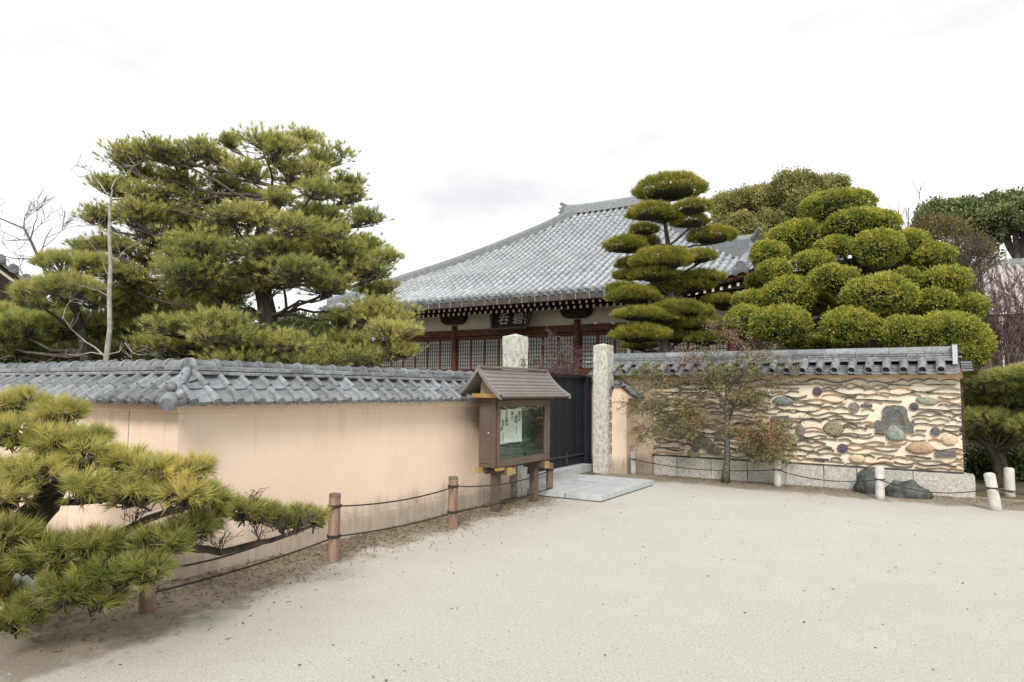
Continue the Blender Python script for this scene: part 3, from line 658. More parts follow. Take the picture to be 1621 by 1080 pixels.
# ================================================================== GATE
def pillar(name, x, y, w, h, label, carve):
    r = root(name, (x, y, 0), label, 'pillar', 'granite gate pillars'); b = MB(); hw = w/2; n = 14
    rows = []
    for j in range(n+1):
        z = h*j/n; rows.append([Vector((x+a*hw, y+c*hw, z)) for a, c in ((-1, -1), (1, -1), (1, 1), (-1, 1), (-1, -1))])
    b.grid(rows, smooth=False); ax = Vector((x, y, h+w*.16))
    b.add([rows[-1][k] for k in range(4)]+[ax], [(0, 1, 4), (1, 2, 4), (2, 3, 4), (3, 0, 4)])
    me = b.mesh('shaft', M_GRANP); rough_mesh(me, 2, .008, 9, x); inst('shaft', me, None, r)
    c = MB()
    for zz, txt in carve:
        cu = bpy.data.curves.new('t', 'FONT'); cu.body = txt; cu.size = .19; cu.align_x = 'CENTER'; cu.extrude = .006
        to = bpy.data.objects.new('t', cu); COL.objects.link(to); me = bpy.data.meshes.new_from_object(to.evaluated_get(bpy.context.evaluated_depsgraph_get()))
        Mx = frame(Vector((x+hw+.002, y, zz)), uY, Vector((0, 0, 1)), uX)
        c.add([Mx @ v.co for v in me.vertices], [tuple(p.vertices) for p in me.polygons]); bpy.data.objects.remove(to)
    if c.v: c.build('carved_character', M_CARVE, r)
    return r
pR = atX(955, 742, -5.55)
pillar('stone_pillar', -5.74, 12.86, .31, 2.57, 'tall granite gate pillar with carved characters, right of the black gate beside the tiled clay wall', ((1.55, '聖'), (1.32, '天'), (1.09, '宮'), (.86, '西'), (.63, '江'), (.40, '寺')))
pillar('stone_pillar', -5.66, 9.27, .295, 2.50, 'granite gate pillar rising behind the bronze roof of the notice board', ((2.02, '本'),))
gate = root('wooden_gate', (-6.25, 11.6, 0), 'black painted double board gate between the two granite pillars', 'gate')
for (a, bb, X) in ((9.5, 11.3, -6.30), (11.3, 13.08, -6.30)):
    lf = MB(); lf.rbox((X-.05, a+.01, .22), (X-.012, bb-.01, .30)); lf.rbox((X-.05, a+.01, 1.70), (X-.012, bb-.01, 1.80)); leaf = lf.build('door_leaf', M_BLACK, gate)
    n = 11; w = (bb-a-.02)/n; P = MB(); P.box((0, 0, 0), (.028, w-.008, 1.76)); pm = bevel(P.mesh('plank', M_BLACK), .004, 1)
    for k in range(n): inst('plank', pm, Matrix.Translation((X+.003*random.random(), a+.01+w*(k+.5), 1.02)), leaf)
b = MB(); b.rbox((-6.26, a+.02, .33), (-6.245, bb-.02, .36)); b.tube([(-6.235, 12.2, .14), (-6.235, 12.2, .42)], .010, 6); b.build('latch_bar', mat('gate iron', (.05, .055, .06), rough=.5), gate)
for y0, y1 in ((13.09, 13.5), (9.3, 9.49)): b = MB(); b.rbox((-6.42, y0, 0), (-6.20, y1, 1.93)); b.build('gate_post', M_BLACK, gate)
b = MB(); b.rbox((-6.40, 9.5, 1.905), (-6.22, 13.08, 1.97)); b.build('lintel', M_BLACK, gate)
th = MB(); th.rbox((-6.45, 9.6, 0), (-6.05, 13.0, .14)); tag(inst('door_step', rough_mesh(th.mesh('door_step', M_SLAB), 4, .003, 5), None), 'pale stone threshold under the black gate', 'step')
pv = root('paved_landing', (-4.2, 10.4, 0), 'low grey granite paved landing in front of the gate', 'paving')
yy = [9.42, 10.15, 10.9, 11.62]; xx = [-5.95, -5.4, -4.85, -4.24]
for j in range(3):
    for i in range(3):
        sh = .0 if j % 2 == 0 else 0
        g = MB(); g.rbox((xx[i]+.006, yy[j]+.006, .012), (xx[i+1]-.006, yy[j+1]-.006, .10+.002*random.random())); inst('paving_slab', bevel(g.mesh('paving_slab', M_SLAB), .006, 1), None, pv)
g = MB(); g.rbox((-5.94, 9.43, 0), (-4.25, 11.61, .085)); g.build('mortar_bed', M_TILED, pv)

# ================================================================== NOTICE BOARD
nb = root('notice_board', (-5.1, 8.45, 0), 'brown notice board on two legs with curved bronze roof and green lined case', 'notice board')
XF, XB, YA, YB, ZA, ZB = -5.0, -5.28, 7.72, 9.17, .61, 1.52
def part(name, m, *boxes, parent=None, bev=0, label=None):
    b = MB()
    for lo, hi in boxes: b.rbox(lo, hi)
    me = b.mesh(name, m)
    if bev: bevel(me, bev, 1)
    o = inst(name, me, None, parent or nb)
    if label: o['label'] = label
    return o
case = part('case', M_BRN, ((XB, YA, ZA), (XB+.02, YB, ZB)), ((XB+.02, YA, ZA), (XF, YA+.02, ZB)), ((XB+.02, YB-.02, ZA), (XF, YB, ZB)), ((XB+.02, YA+.02, ZA), (XF, YB-.02, ZA+.03)), ((XB+.02, YA+.02, ZB-.03), (XF, YB-.02, ZB)))
part('door_frame', M_BRN, ((XF+.001, YA+.003, ZB-.10), (XF+.03, YB-.003, ZB-.01)), ((XF+.001, YA+.003, ZA+.005), (XF+.03, YB-.003, ZA+.10)), ((XF+.001, YA+.003, ZA+.101), (XF+.03, YA+.055, ZB-.101)), ((XF+.001, YB-.16, ZA+.101), (XF+.03, YB-.003, ZB-.101)), bev=.004)
part('side_panel', M_BRN, ((XB+.02, YA-.012, ZA+.05), (XF-.02, YA-.001, ZB-.04)), bev=.004)
part('corner_post', M_BRN, ((XF-.07, YA-.022, ZA), (XF+.0, YA-.0125, ZB)))
b = MB(); ellip(b, (XF-.115, YA-.02, 1.07), (.010, .008, .010), lump=0); b.build('lock', M_LAMPW, nb)
b = MB(); rows = []
for j in range(25):
    z = ZA+.03+(ZB-ZA-.06)*j/24; rows.append([Vector((XB+.035+.012*mnoise.noise(Vector((y*3, z*9, 0))), y, z)) for y in [YA+.02+(YB-YA-.04)*i/30 for i in range(31)]])
b.grid(rows); cloth = b.build('green_lining', M_GREEN, nb)
b = MB(); rows = []; c00, c10 = (7.83, 1.375), (8.53, 1.385)
for j in range(9):
    t = j/8; rows.append([Vector((-5.10+.006*math.sin(s*5+t*3)+.012*(t > .9), 7.80+.74*s+.01*math.sin(t*4)*(s > .5), 1.372-.475*t+.012*s+.010*math.sin(PI*s)*t)) for s in [i/10 for i in range(11)]])
b.grid(rows); paper = tag(b.build('notice_sheet', M_PAPER), 'white sheet with brushed black calligraphy pinned inside the green notice case', 'paper sheet')
# brushed columns of characters, right to left
cols = [(8.47, 1.335, '東院お', .042), (8.375, 1.28, '彦中', .056), (8.27, 1.335, '吹と', .050), (8.12, 1.345, '石ん其は', .045), (8.02, 1.235, 'もす', .050), (7.995, 1.13, 'キ', .06), (7.90, 1.16, '竹', .05), (7.92, 1.05, '小', .05)]
dgf = bpy.context.evaluated_depsgraph_get
def textmesh(txt, size, ext=.0, off=0.0):
    cu = bpy.data.curves.new('t', 'FONT'); cu.body = txt; cu.size = size; cu.extrude = ext; cu.align_x = 'CENTER'; cu.resolution_u = 3; cu.offset = off
    to = bpy.data.objects.new('t', cu); COL.objects.link(to); me = bpy.data.meshes.new_from_object(to.evaluated_get(dgf())); bpy.data.objects.remove(to); return me
ink = MB()
for y, z, txt, s in cols:
    for ch in txt:
        me = textmesh(ch, s*1.25, 0, .0012); Mx = frame(Vector((-5.088, y, z-s*.8)), Vector((0, 1, .0)), Vector((0, .12, 1)), uX)
        ink.add([Mx @ v.co for v in me.vertices], [tuple(p.vertices) for p in me.polygons]); z -= s*1.12
for y, z0, z1 in ((8.38, 1.13, 1.02), (8.03, 1.05, .95)): ink.rbox((-5.0885, y, z1), (-5.0875, y+.007, z0))
tag(ink.build('brush_writing', M_INK, paper))
part('glass_pane', M_GLASS, ((XF+.004, YA+.056, ZA+.102), (XF+.010, YB-.161, ZB-.102)))
for y in (7.93, 8.98): part('leg', M_BRN, ((-5.19, y-.055, 0), (-5.09, y+.055, .50)), bev=.004)
for y in (7.93, 8.98):
    part('cross_arm', M_BRN, ((-5.30, y-.05, .501), (-4.93, y+.05, .60)), bev=.004); part('arm_cap', M_GOLD, ((-4.929, y-.052, .498), (-4.905, y+.052, .602)))
part('bearer', M_BRN, ((-5.235, YA-.03, .545), (-5.195, YB+.03, .608))); part('bearer_cap', M_GOLD, ((-5.24, YA-.14, .54), (-5.19, YA-.031, .612))); part('bearer_cap', M_GOLD, ((-4.985, YA-.05, .575), (-4.955, YA+.14, .609)))
part('bearer_cap', M_GOLD, ((-4.96, YA+.30, .50), (-4.94, YA+.40, .575)))
# curved roof
prof = []; 
for i in range(9):
    t = i/8; prof.append((.36*t, 1.93-.37*(1.35*t-.35*t*t)))
YR0, YR1 = 7.47, 9.30; xc = -5.12
for sgn, nm in ((1, 'roof_panel'), (-1, 'roof_panel')):
    for i in range(8):
        (d0, z0), (d1, z1) = prof[i], prof[i+1]; b = MB(); q = .018
        f0, f1 = i/8, (i+1)/8; ya0, ya1 = YR0, YR0
        yb0 = YR1+.06*max(0, f0-.2)**1.5*2.4; yb1 = YR1+.06*max(0, f1-.2)**1.5*2.4
        a_ = Vector((xc+sgn*d0, YR0, z0)); b_ = Vector((xc+sgn*d1, YR0, z1+q)); c_ = Vector((xc+sgn*d1, yb1, z1+q)); d_ = Vector((xc+sgn*d0, yb0, z0))
        dn = Vector((0, 0, -.02)); vs = [a_, b_, c_, d_, a_+dn, b_+dn, c_+dn, d_+dn]
        b.add(vs, [(0, 1, 2, 3), (7, 6, 5, 4), (0, 4, 5, 1), (1, 5, 6, 2), (2, 6, 7, 3), (3, 7, 4, 0)])
        b.build(nm, M_BRROOF, nb)
        if sgn > 0: b = MB(); b.box(((b_.x+c_.x)/2-.004, (b_.y+c_.y)/2, b_.z-.024), (.014, (c_-b_).length-.02, .012)); b.build('seam_shade_strip', M_BRN, nb)  # dark strip under each lip: seam with its shadow put into the colour
b = MB(); b.box((xc, (YR0+YR1)/2, 1.955), (.07, YR1-YR0+.04, .035)); inst('ridge_bar', bevel(b.mesh('ridge_bar', M_BRROOF), .01), None, nb)
for yb, ex in ((YR0-.02, 0), (YR1+.02, 1)):
    b = MB(); rr = []
    for i in range(9):
        f = i/8; y = yb + (.06*max(0, f-.2)**1.5*2.4 if ex else 0); d, z = prof[i]
        rr.append([Vector((xc+d, y-.02, z+.03)), Vector((xc+d, y+.02, z+.03)), Vector((xc+d, y+.02, z-.035)), Vector((xc+d, y-.02, z-.035)), Vector((xc+d, y-.02, z+.03))])
    b.grid(rr, smooth=False); b.build('barge_board', M_BRROOF, nb)
    b = MB(); b.grid([[Vector((2*xc-p.x, p.y, p.z)) for p in r] for r in rr], smooth=False); b.build('barge_board', M_BRROOF, nb)
gb = MB(); gb.poly([(-.13, 1.60), (.30, 1.60), (.17, 1.70), (.06, 1.84), (0, 1.90), (-.06, 1.84), (-.13, 1.73)], .03, 0, Matrix.Translation((xc, YA-.02, 0))); gb.build('gable_board', M_CREAMB, nb)
part('eave_bearer', M_GOLD, ((-5.30, YA-.16, 1.545), (-4.86, YA-.03, 1.60)), label='yellow timber bearer under the gable'); part('eave_bearer', M_BRN, ((XB, YA-.03, 1.521), (XF+.05, YB+.05, 1.56)))

# ================================================================== POSTS AND ROPES
def wpost(x, y, h, lab, lean=(0, 0), grp='wooden rope posts along the peach wall'):
    r = root('rope_post', (x, y, 0), lab, 'post', grp); b = MB(); rows = []
    n = 14; pts = [Vector((x+lean[0]*z, y+lean[1]*z, z)) for z in np.linspace(-.02, h, 9)]
    b.tube(pts, [.056*(1+.04*mnoise.noise(Vector((p.z*5, x, y)))) for p in pts], n); me = b.mesh('shaft', M_WOODP); inst('shaft', me, None, r)
    b = MB(); b.tube([pts[-1]+Vector((0, 0, .0)), pts[-1]+Vector((0, 0, .028)), pts[-1]+Vector((0, 0, .034))], [.0575, .056, .05], n); b.build('capped_top', M_DARKSPOT, r); return pts[-1]
wpost(-4.98, 2.98, .34, 'low reddish wooden rope post under the near pine, nearest to the viewer')
wpost(-4.96, 4.80, .605, 'reddish wooden rope post where the long pine branch ends, second from the viewer')
wpost(-4.92, 6.66, .58, 'reddish wooden rope post in front of the middle of the peach wall')
wpost(-5.22, 9.62, .47, 'reddish wooden rope post between the notice board leg and the paved landing')
def cpost(x, y, h, lab, lean=(0, 0), r0=.058, rp=None):
    r = root('rope_post', (x, y, 0), lab, 'post', 'stone rope posts in front of the clay wall'); b = MB()
    zz = [-.03, .1, h*.5, h-.02, h-.005, h+.008]; rr = [r0*1.04, r0*1.02, r0, r0*.99, r0*.85, r0*.5]
    b.tube([Vector((x+lean[0]*z, y+lean[1]*z, z)) for z in zz], rr, 16); me = b.mesh('shaft', M_CONC); inst('shaft', rough_mesh(me, 0, .002, 20), None, r)
    if rp: 
        b = MB(); b.tube([Vector((x+lean[0]*rp+(r0+.006)*math.cos(a), y+lean[1]*rp+(r0+.006)*math.sin(a), rp)) for a in [2*PI*k/14 for k in range(15)]], .009, 5, caps=False); b.build('rope_loop', M_ROPE, r)
cpost(-5.16, 13.0, .44, 'short stone rope post beside the peach stub wall, leftmost of the stone posts', rp=.30)
cpost(-2.39, 12.80, .46, 'stone rope post in front of the clay wall right of the lichened shrub', r0=.066, rp=.30)
cpost(-.77, 12.24, .50, 'stone rope post standing before the dark green boulder', r0=.066, rp=.31)
cpost(.70, 12.02, .52, 'leaning stone rope post at the right end of the rope', lean=(-.13, -.03), r0=.072, rp=.32)
cpost(.99, 13.75, .46, 'plain stone post standing behind the leaning one near the small pine', r0=.075, rp=.10)
def rope(p, q, sag, lab, r=.008, n=16, wrap=None):
    b = MB(); p, q = Vector(p), Vector(q); pts = []
    for i in range(n+1):
        t = i/n; c = p.lerp(q, t); c.z -= sag*4*t*(1-t); pts.append(c)
    b.tube(pts, r, 6)
    for c, rr in (wrap or []):
        for dz in (-.007, .007): b.tube([Vector((c[0]+rr*math.cos(a), c[1]+rr*math.sin(a), c[2]+dz)) for a in [2*PI*k/14 for k in range(15)]], r*.95, 5, caps=False)
    o = b.build('rope', M_ROPE); return tag(o, lab, 'rope', 'sagging ropes between posts')
W_ = .062
rope((-4.92, 4.80, .52), (-4.88, 6.66, .50), .05, 'upper rope sagging between the two middle wooden posts', wrap=[((-4.96, 4.8, .52), W_)])
rope((-4.92, 4.80, .235), (-4.88, 6.66, .20), .03, 'lower rope between the two middle wooden posts, close to the ground', wrap=[((-4.96, 4.8, .235), W_)])
rope((-4.88, 6.66, .50), (-5.18, 9.62, .40), .08, 'upper rope from the mid-wall post past the notice board legs', wrap=[((-4.92, 6.66, .50), W_), ((-5.22, 9.62, .40), W_)])
rope((-4.88, 6.66, .20), (-5.18, 9.62, .12), .03, 'lower rope from the mid-wall post past the notice board legs', wrap=[((-4.92, 6.66, .20), W_)])
rope((-4.94, 2.98, .30), (-4.92, 4.80, .52), .10, 'upper rope running under the near pine to the post by its branch tip')
rope((-4.94, 2.98, .14), (-4.92, 4.80, .235), .03, 'lower rope under the long branch of the near pine')
rope((-4.94, 2.98, .30), (-5.1, 1.2, .42), .05, 'rope leaving the nearest wooden post to the left edge')
rope((-5.16, 12.93, .30), (-2.39, 12.73, .30), .10, 'rope hanging in front of the granite footing behind the shrub')
rope((-2.39, 12.73, .30), (-.77, 12.17, .31), .10, 'rope between the shrub-side stone post and the boulder-side stone post', .008)
rope((-.77, 12.17, .31), (.66, 11.95, .32), .13, 'rope from the boulder-side stone post to the leaning stone post')
rope((.66, 11.95, .32), (2.6, 11.9, .36), .12, 'rope running from the leaning stone post out of view on the right')
# boulders
def boulder(name, c, r, m, lab, seed, cut=None):
    b = MB(); ellip(b, (0, 0, 0), r, nu=26, nv=16, lump=.28, seed=seed); me = b.mesh(name, m)
    for v in me.vertices:
        n_ = mnoise.noise_vector(v.co*9+Vector((seed, 0, 0)))*.02; v.co += n_
        if cut: v.co.z = min(v.co.z, cut)
    return tag(inst(name, me, Matrix.Translation(c)), lab, 'boulder')
boulder('boulder', (-.98, 12.88, .12), (.21, .17, .28), M_BLUEST, 'dark green upright boulder against the granite footing', 3)
boulder('boulder', (-.42, 12.72, .05), (.32, .17, .21), M_BLUEST, 'low dark wedge boulder right of the stone post', 8)
boulder('boulder', (-5.80, 2.50, .12), (.32, .22, .17), stone_mat('pale green rock', (.30, .34, .28), (.48, .52, .46)), 'pale green flat-topped rock at the foot of the near pine', 5, .11)
# ================================================================== TEMPLE HALL
YE_, XL, XR, LR = 20.5, -22.6, -3.6, 8.33
hall = root('temple_hall', (-12, 22.5, 0), 'temple hall with sweeping grey hipped roof, red columns and latticed screens', 'temple')
ZP = [(0, 4.95), (1.2, 5.55), (2.6, 6.38), (4, 7.12), (5.5, 8.02), (7.16, 9.12), (8.33, 10.05)]
def zs(l):
    l = max(0, min(LR, l))
    for (a, za), (b, zb) in zip(ZP[:-1], ZP[1:]):
        if l <= b: return za+(zb-za)*(l-a)/(b-a)
    return ZP[-1][1]
def lift(X, l):
    k = max(0, 1-l/5.0)
    return (.55*(max(0, X+7.0)/3.4)**2 + .10*(max(0, -19.6-X)/3)**2)*k
def zr(X, l): return zs(l)+lift(X, l)
def lmax(X): return min(LR, X-XL, (XR-X)/.88)
PT = .30; ncol = int((XR-XL)/PT)
# pans (stepped field)
b = MB()
for i in range(ncol+1):
    X0, X1 = XL+PT*i, XL+PT*(i+1); lm = max(lmax(X0), lmax(X1))
    if lm <= .05: continue
    nst = max(1, int(lm/.27)); rows = []
    for j in range(nst+1):
        l = min(j*.27, lm)
        rows.append([Vector((x, YE_+l, zr(x, l)+.025-.02*(1-abs(2*t-1)))) for t, x in ((0, X0), (.5, (X0+X1)/2), (1, X1))])
        rows.append([p-Vector((0, 0, .028)) for p in rows[-1]])
    rows = rows[1:] if False else rows
    b.grid(rows, smooth=False)
M_PAN = mat('temple pan tile', (.13, .155, .17), (.30, .335, .36), 3, .5, spec=.4, fine=(6, .3))  # pans darker than the rolls: shade of the gaps put into their colour
pan = tag(b.build('pan_tile_field', M_PAN, hall), kind='stuff')
# round tiles
def rt_mesh(cap=False):
    b = MB(); n = 7; ln = .30
    def ring(y, r): return [Vector((r*math.cos(PI*k/n), y, r*math.sin(PI*k/n))) for k in range(n+1)]
    b.grid([ring(0, .085), ring(.03, .088), ring(ln+.02, .072)]); b.add([Vector((0, 0, 0))]+ring(0, .085), [(0, k+2, k+1) for k in range(n)])
    if cap: b.tube([(0, -.03, 0), (0, .02, 0)], .10, 12)
    return b
RTm = rt_mesh().mesh('round_tile', M_TILEB); ET = rt_mesh(True).mesh('eave_end_tile', [M_TILE2]); 
rest = MB(); rtm = rt_mesh(); cnt = 0
for j in range(30):
    for i in range(ncol+1):
        X = XL+PT*i; l0, l1 = j*.29, j*.29+.29
        if l0+.12 > lmax(X): continue
        p0, p1 = Vector((X, YE_+l0, zr(X, l0)+.02)), Vector((X, YE_+l1, zr(X, l1)+.02)); v = (p1-p0).normalized(); sx = Vector((1, 0, (zr(X+.1, l0)-zr(X-.1, l0))/.2)).normalized(); n_ = sx.cross(v).normalized()
        M = frame(p0+n_*(random.random()*.008), sx, v, n_)
        if j == 0: inst('eave_end_tile', ET, M, hall)
        elif cnt < 236 and X > -19.5: inst('round_tile', RTm, M, hall); cnt += 1
        else: rest.add([M @ Vector(p) for p in rtm.v], rtm.f, 0, True)
tag(rest.build('round_tile_field', M_TILEB, hall), kind='stuff')
# other slopes
b = MB(); ridL, ridR = Vector((XL+LR, YE_+LR, zs(LR))), Vector((XR-.88*LR, YE_+LR, zs(LR)))
def hipL(l): return Vector((XL+l, YE_+l, zr(XL+l, l)))
def hipR(l): return Vector((XR-.88*l, YE_+l, zr(XR-.88*l, l)))
LS = [LR*k/14 for k in range(15)]
b.grid([[hipL(l), Vector((XL+l, YE_+2*LR-l, zs(l)))] for l in LS]); b.grid([[hipR(l), Vector((XR-.88*l, YE_+2*LR-l, zs(l)))] for l in LS])
b.grid([[Vector((XL+l, YE_+2*LR-l, zs(l))), Vector((XR-.88*l, YE_+2*LR-l, zs(l)))] for l in LS]); b.build('rear_roof', M_TILEB, hall)
# hip ridges
def hipridge(f, l0, l1, w, h, up, name):
    rows = []
    pts = []
    for k in range(19):
        l = l0+(l1-l0)*k/18; pts.append((l, f(l)))
    for k, (l, p) in enumerate(pts):
        q = pts[min(k+1, 18)][1]-pts[max(k-1, 0)][1]; s = Vector((q.y, -q.x, 0)).normalized()*w/2; z = Vector((0, 0, h+up(l)))
        row = [p+s-Vector((0, 0, .05)), p+s+z*.33, p+s*.86+z*.34, p+s*.86+z*.62, p+s*.7+z*.63, p+s*.7+z*.8]
        row += [p+s*.55*math.cos(a)+z*.8+Vector((0, 0, .2*h+.08))*math.sin(a) for a in (PI*.2, PI*.4, PI*.6, PI*.8)]
        row += [p-s*.7+z*.8, p-s*.7+z*.63, p-s*.86+z*.62, p-s*.86+z*.34, p-s+z*.33, p-s-Vector((0, 0, .05))]
        rows.append(row)
    b = MB(); b.grid(rows, smooth=False); b.add(rows[0], [tuple(range(len(rows[0])))]); return b.build(name, M_TILE, hall)
hipridge(hipL, .3, LR-.1, .38, .30, lambda l: 0, 'hip_ridge')
hipridge(hipR, 1.15, LR-.1, .42, .38, lambda l: .30*max(0, 1-(l-1.15)/2.2)**2+.12, 'hip_ridge')
hipridge(hipR, .02, 1.5, .34, .20, lambda l: .2*max(0, 1-l)**2, 'lower_hip_ridge')
# heavy descending row near the right corner
rows = MB(); pth = [Vector((-4.75+.0*l, YE_+l, zr(-4.75, l)+.17)) for l in (0, .3, .6, .9, 1.2)]; rows.tube(pth, .16, 10); rows.build('descending_ridge', M_TILE, hall)
b = MB(); tp = hipR(1.15)+Vector((0, 0, .66)); b.tube([tp+Vector((-.2, .25, -.25)), tp, tp+Vector((.12, -.16, .10)), tp+Vector((.24, -.3, .24))], [.14, .11, .07, .04], 8); b.build('ridge_demon_tile', M_TILE, hall)
# main ridge
b = MB(); a0, a1 = ridL+Vector((-.55, 0, -.05)), ridR+Vector((.4, 0, -.05)); nR = 16; rows = []
for k in range(nR+1):
    t = k/nR; p = a0.lerp(a1, t); up = Vector((0, 0, .10*(2*t-1)**4))
    rows.append([p+up+Vector((0, y, z)) for y, z in ((-.24, 0), (-.24, .14), (-.20, .15), (-.20, .28), (-.16, .29), (-.16, .38), (-.08, .46), (.08, .46), (.16, .38), (.24, 0))])
b.grid(rows, smooth=False); b.add(rows[0], [tuple(range(10))]); b.add(rows[-1], [tuple(range(10))[::-1]]); b.build('main_ridge', M_TILE, hall)
b = MB(); q = a0+Vector((-.03, 0, .1)); b.poly([(-.10, -.35), (.12, -.35), (.12, .42), (.0, .46), (-.16, .30), (-.30, .34), (-.18, .18), (-.32, .05), (-.14, .0)], .36, 0, Matrix.Translation(q+Vector((0, -.18, 0)))); b.tube([q+Vector((.02, 0, .40)), q+Vector((-.12, 0, .52)), q+Vector((-.26, 0, .55))], .07, 8); b.build('ridge_demon_tile', M_TILE, hall)
# eave board, gutter, straps
b = MB(); XGR = -6.3
b.rbox((XL+.2, 20.42, 4.70), (XGR, 20.60, 4.88)); b.build('gutter', M_GUT, hall)
X = XL+.5
while X < XGR:
    b = MB(); b.rbox((X, 20.408, 4.695), (X+.022, 20.419, 4.90)); b.build('gutter_strap', M_METAL, hall); X += .52
b = MB(); rows = [[Vector((X, 20.62, 4.80+lift(X, 0))) for X in np.linspace(XL+.2, XR-.2, 40)], [Vector((X, 22.6, 5.30+lift(X, 0)*.4)) for X in np.linspace(XL+.2, XR-.2, 40)]]
b.grid(rows); rows2 = [[Vector((X, 20.60, 4.80+lift(X, 0))) for X in np.linspace(XL+.2, XR-.2, 40)], [Vector((X, 20.60, 4.95+lift(X, 0))) for X in np.linspace(XL+.2, XR-.2, 40)]]; b.grid(rows2)
b.build('eave_soffit', M_RED, hall)
def rafter_mesh(ln, w, h, rise):
    b = MB(); vs = [(-w/2, 0, -h/2), (w/2, 0, -h/2), (w/2, 0, h/2), (-w/2, 0, h/2), (-w/2, ln, rise-h/2), (w/2, ln, rise-h/2), (w/2, ln, rise+h/2), (-w/2, ln, rise+h/2)]
    b.add(vs, [(4, 5, 1, 0), (1, 5, 6, 2), (2, 6, 7, 3), (3, 7, 4, 0)], 0); b.add(vs, [(0, 1, 2, 3)], 1); return b.mesh('rafter', [M_RED, M_WHITE])
RFa, RFb = rafter_mesh(1.7, .075, .10, .42), rafter_mesh(1.1, .08, .11, .26)
X = XL+2.2
while X < XR-.4:
    dz = lift(X, 0)
    inst('rafter', RFa, Matrix.Translation((X, 20.78, 4.655+dz)), hall); inst('rafter', RFb, Matrix.Translation((X, 21.38, 4.66-.09+dz*.7)), hall); X += .25
part_h = lambda name, m, lo, hi, bev=0: inst(name, (bevel(MB().rbox(lo, hi).mesh(name, m), bev) if bev else MB().rbox(lo, hi).mesh(name, m)), None, hall)
YC = 22.5
part_h('eave_purlin', M_DKW, (XL+1, 22.25, 4.72), (XR-1.6, 22.5, 4.93))
part_h('wall_plaster', M_WPL, (XL+2.4, YC+.03, 4.05), (XR-1.4, YC+.12, 4.95))
part_h('tie_beam', M_RED, (XL+2.4, YC-.06, 3.80), (XR-1.4, YC+.10, 4.06), .01); part_h('head_rail', M_RED, (XL+2.4, YC-.02, 3.70), (XR-1.4, YC+.08, 3.775))
part_h('sill_beam', M_RED, (XL+2.4, YC-.06, 2.14), (XR-1.4, YC+.10, 2.42), .01); part_h('lower_wall', M_DKW, (XL+2.4, YC+.0, 0), (XR-1.4, YC+.12, 2.135))
part_h('inner_wall', M_DKW, (XL+2.4, YC+.5, 0), (XR-1.4, YC+8, 4.9))
for X in (-22.2, -16.66, -11.08, -5.5):
    b = MB(); b.tube([(X, YC-.02, 0), (X, YC-.02, 4.25)], .125, 14); b.build('column', M_RED, hall)
    b = MB(); b.poly([(-.62, .38), (-.62, .22), (-.52, .08), (-.36, 0), (.36, 0), (.52, .08), (.62, .22), (.62, .38)], .28, 0, Matrix.Translation((X, YC-.19, 4.30))); inst('bracket_arm', bevel(b.mesh('bracket_arm', M_DKW), .015, 1), None, hall)
# lattice screens
SW = .69; f = MB(); hgt = 1.27
f.rbox((0, 0, 0), (.05, .05, hgt)); f.rbox((SW-.05, 0, 0), (SW-.002, .05, hgt)); f.rbox((.0505, 0, 0), (SW-.0505, .05, .05)); f.rbox((.0505, 0, hgt-.05), (SW-.0505, .05, hgt)); FM = f.mesh('lattice_screen', M_RED)
l_ = MB()
for k in range(1, 5): l_.rbox((.05+(SW-.1)*k/5-.009, .008, .05), (.05+(SW-.1)*k/5+.009, .022, hgt-.05))
for k in range(1, 8): l_.rbox((.051, .0225, .05+(hgt-.1)*k/8-.009), (SW-.051, .034, .05+(hgt-.1)*k/8+.009))
LM = l_.mesh('lattice', M_LAT); p_ = MB(); p_.rbox((.051, .038, .051), (SW-.051, .044, hgt-.051)); PM = p_.mesh('paper_pane', M_SHOJI)
for c0 in (-22.2, -16.66, -11.08, -5.5):
    for k in range(8):
        X = c0+.13+k*(5.56-.26)/8 if c0 < -6 else None
        if X is None: continue
        sc = (5.56-.28)/8/SW; M = Matrix.Translation((X, YC+.02, 2.43)) @ Matrix.Diagonal((sc, 1, 1, 1))
        s = inst('lattice_screen', FM, M, hall); inst('lattice', LM, M, s); inst('paper_pane', PM, M, s)
# name board
board = root('name_board', (-14.1, 21.9, 4.3), 'dark framed name board with two pale characters under the temple eave', 'sign')
pc = atY(808, 504.5, 22.0); Mb = Matrix.Translation(pc) @ Matrix.Rotation(math.radians(-14), 4, 'X')
b = MB(); b.poly([(-.86, .50), (-.72, -.36), (.72, -.36), (.86, .50)], .05, 0, Mb); b.build('panel', M_SIGN, board)
for o4 in (((-.98, .52), (-.80, -.44), (-.72, -.36), (-.86, .50)), ((.98, .52), (.86, .50), (.72, -.36), (.80, -.44)), ((-.80, -.44), (.80, -.44), (.72, -.365), (-.72, -.365))):
    b = MB(); b.poly(list(o4), .12, 0, Mb @ Matrix.Translation((0, -.07, 0))); b.build('frame_rail', M_GUT, board)
b = MB()
for ch, cx, cz, s in (('呑', -.28, -.19, .50), ('碧', .36, -.19, .50)):
    me = textmesh(ch, s, .008); Mx = Mb @ frame(Vector((cx, -.012, cz)), uX, Vector((0, 0, 1)), Vector((0, -1, 0))); b.add([Mx @ v.co for v in me.vertices], [tuple(p.vertices) for p in me.polygons])
b.build('lettering', M_LETTER, board); b = MB()
for k, ch in enumerate('昭和三年夏'):
    me = textmesh(ch, .105, .004); Mx = Mb @ frame(Vector((.67, -.012, .24-.115*k)), uX, Vector((0, 0, 1)), Vector((0, -1, 0))); b.add([Mx @ v.co for v in me.vertices], [tuple(p.vertices) for p in me.polygons])
b.build('small_lettering', M_LETTER, board)
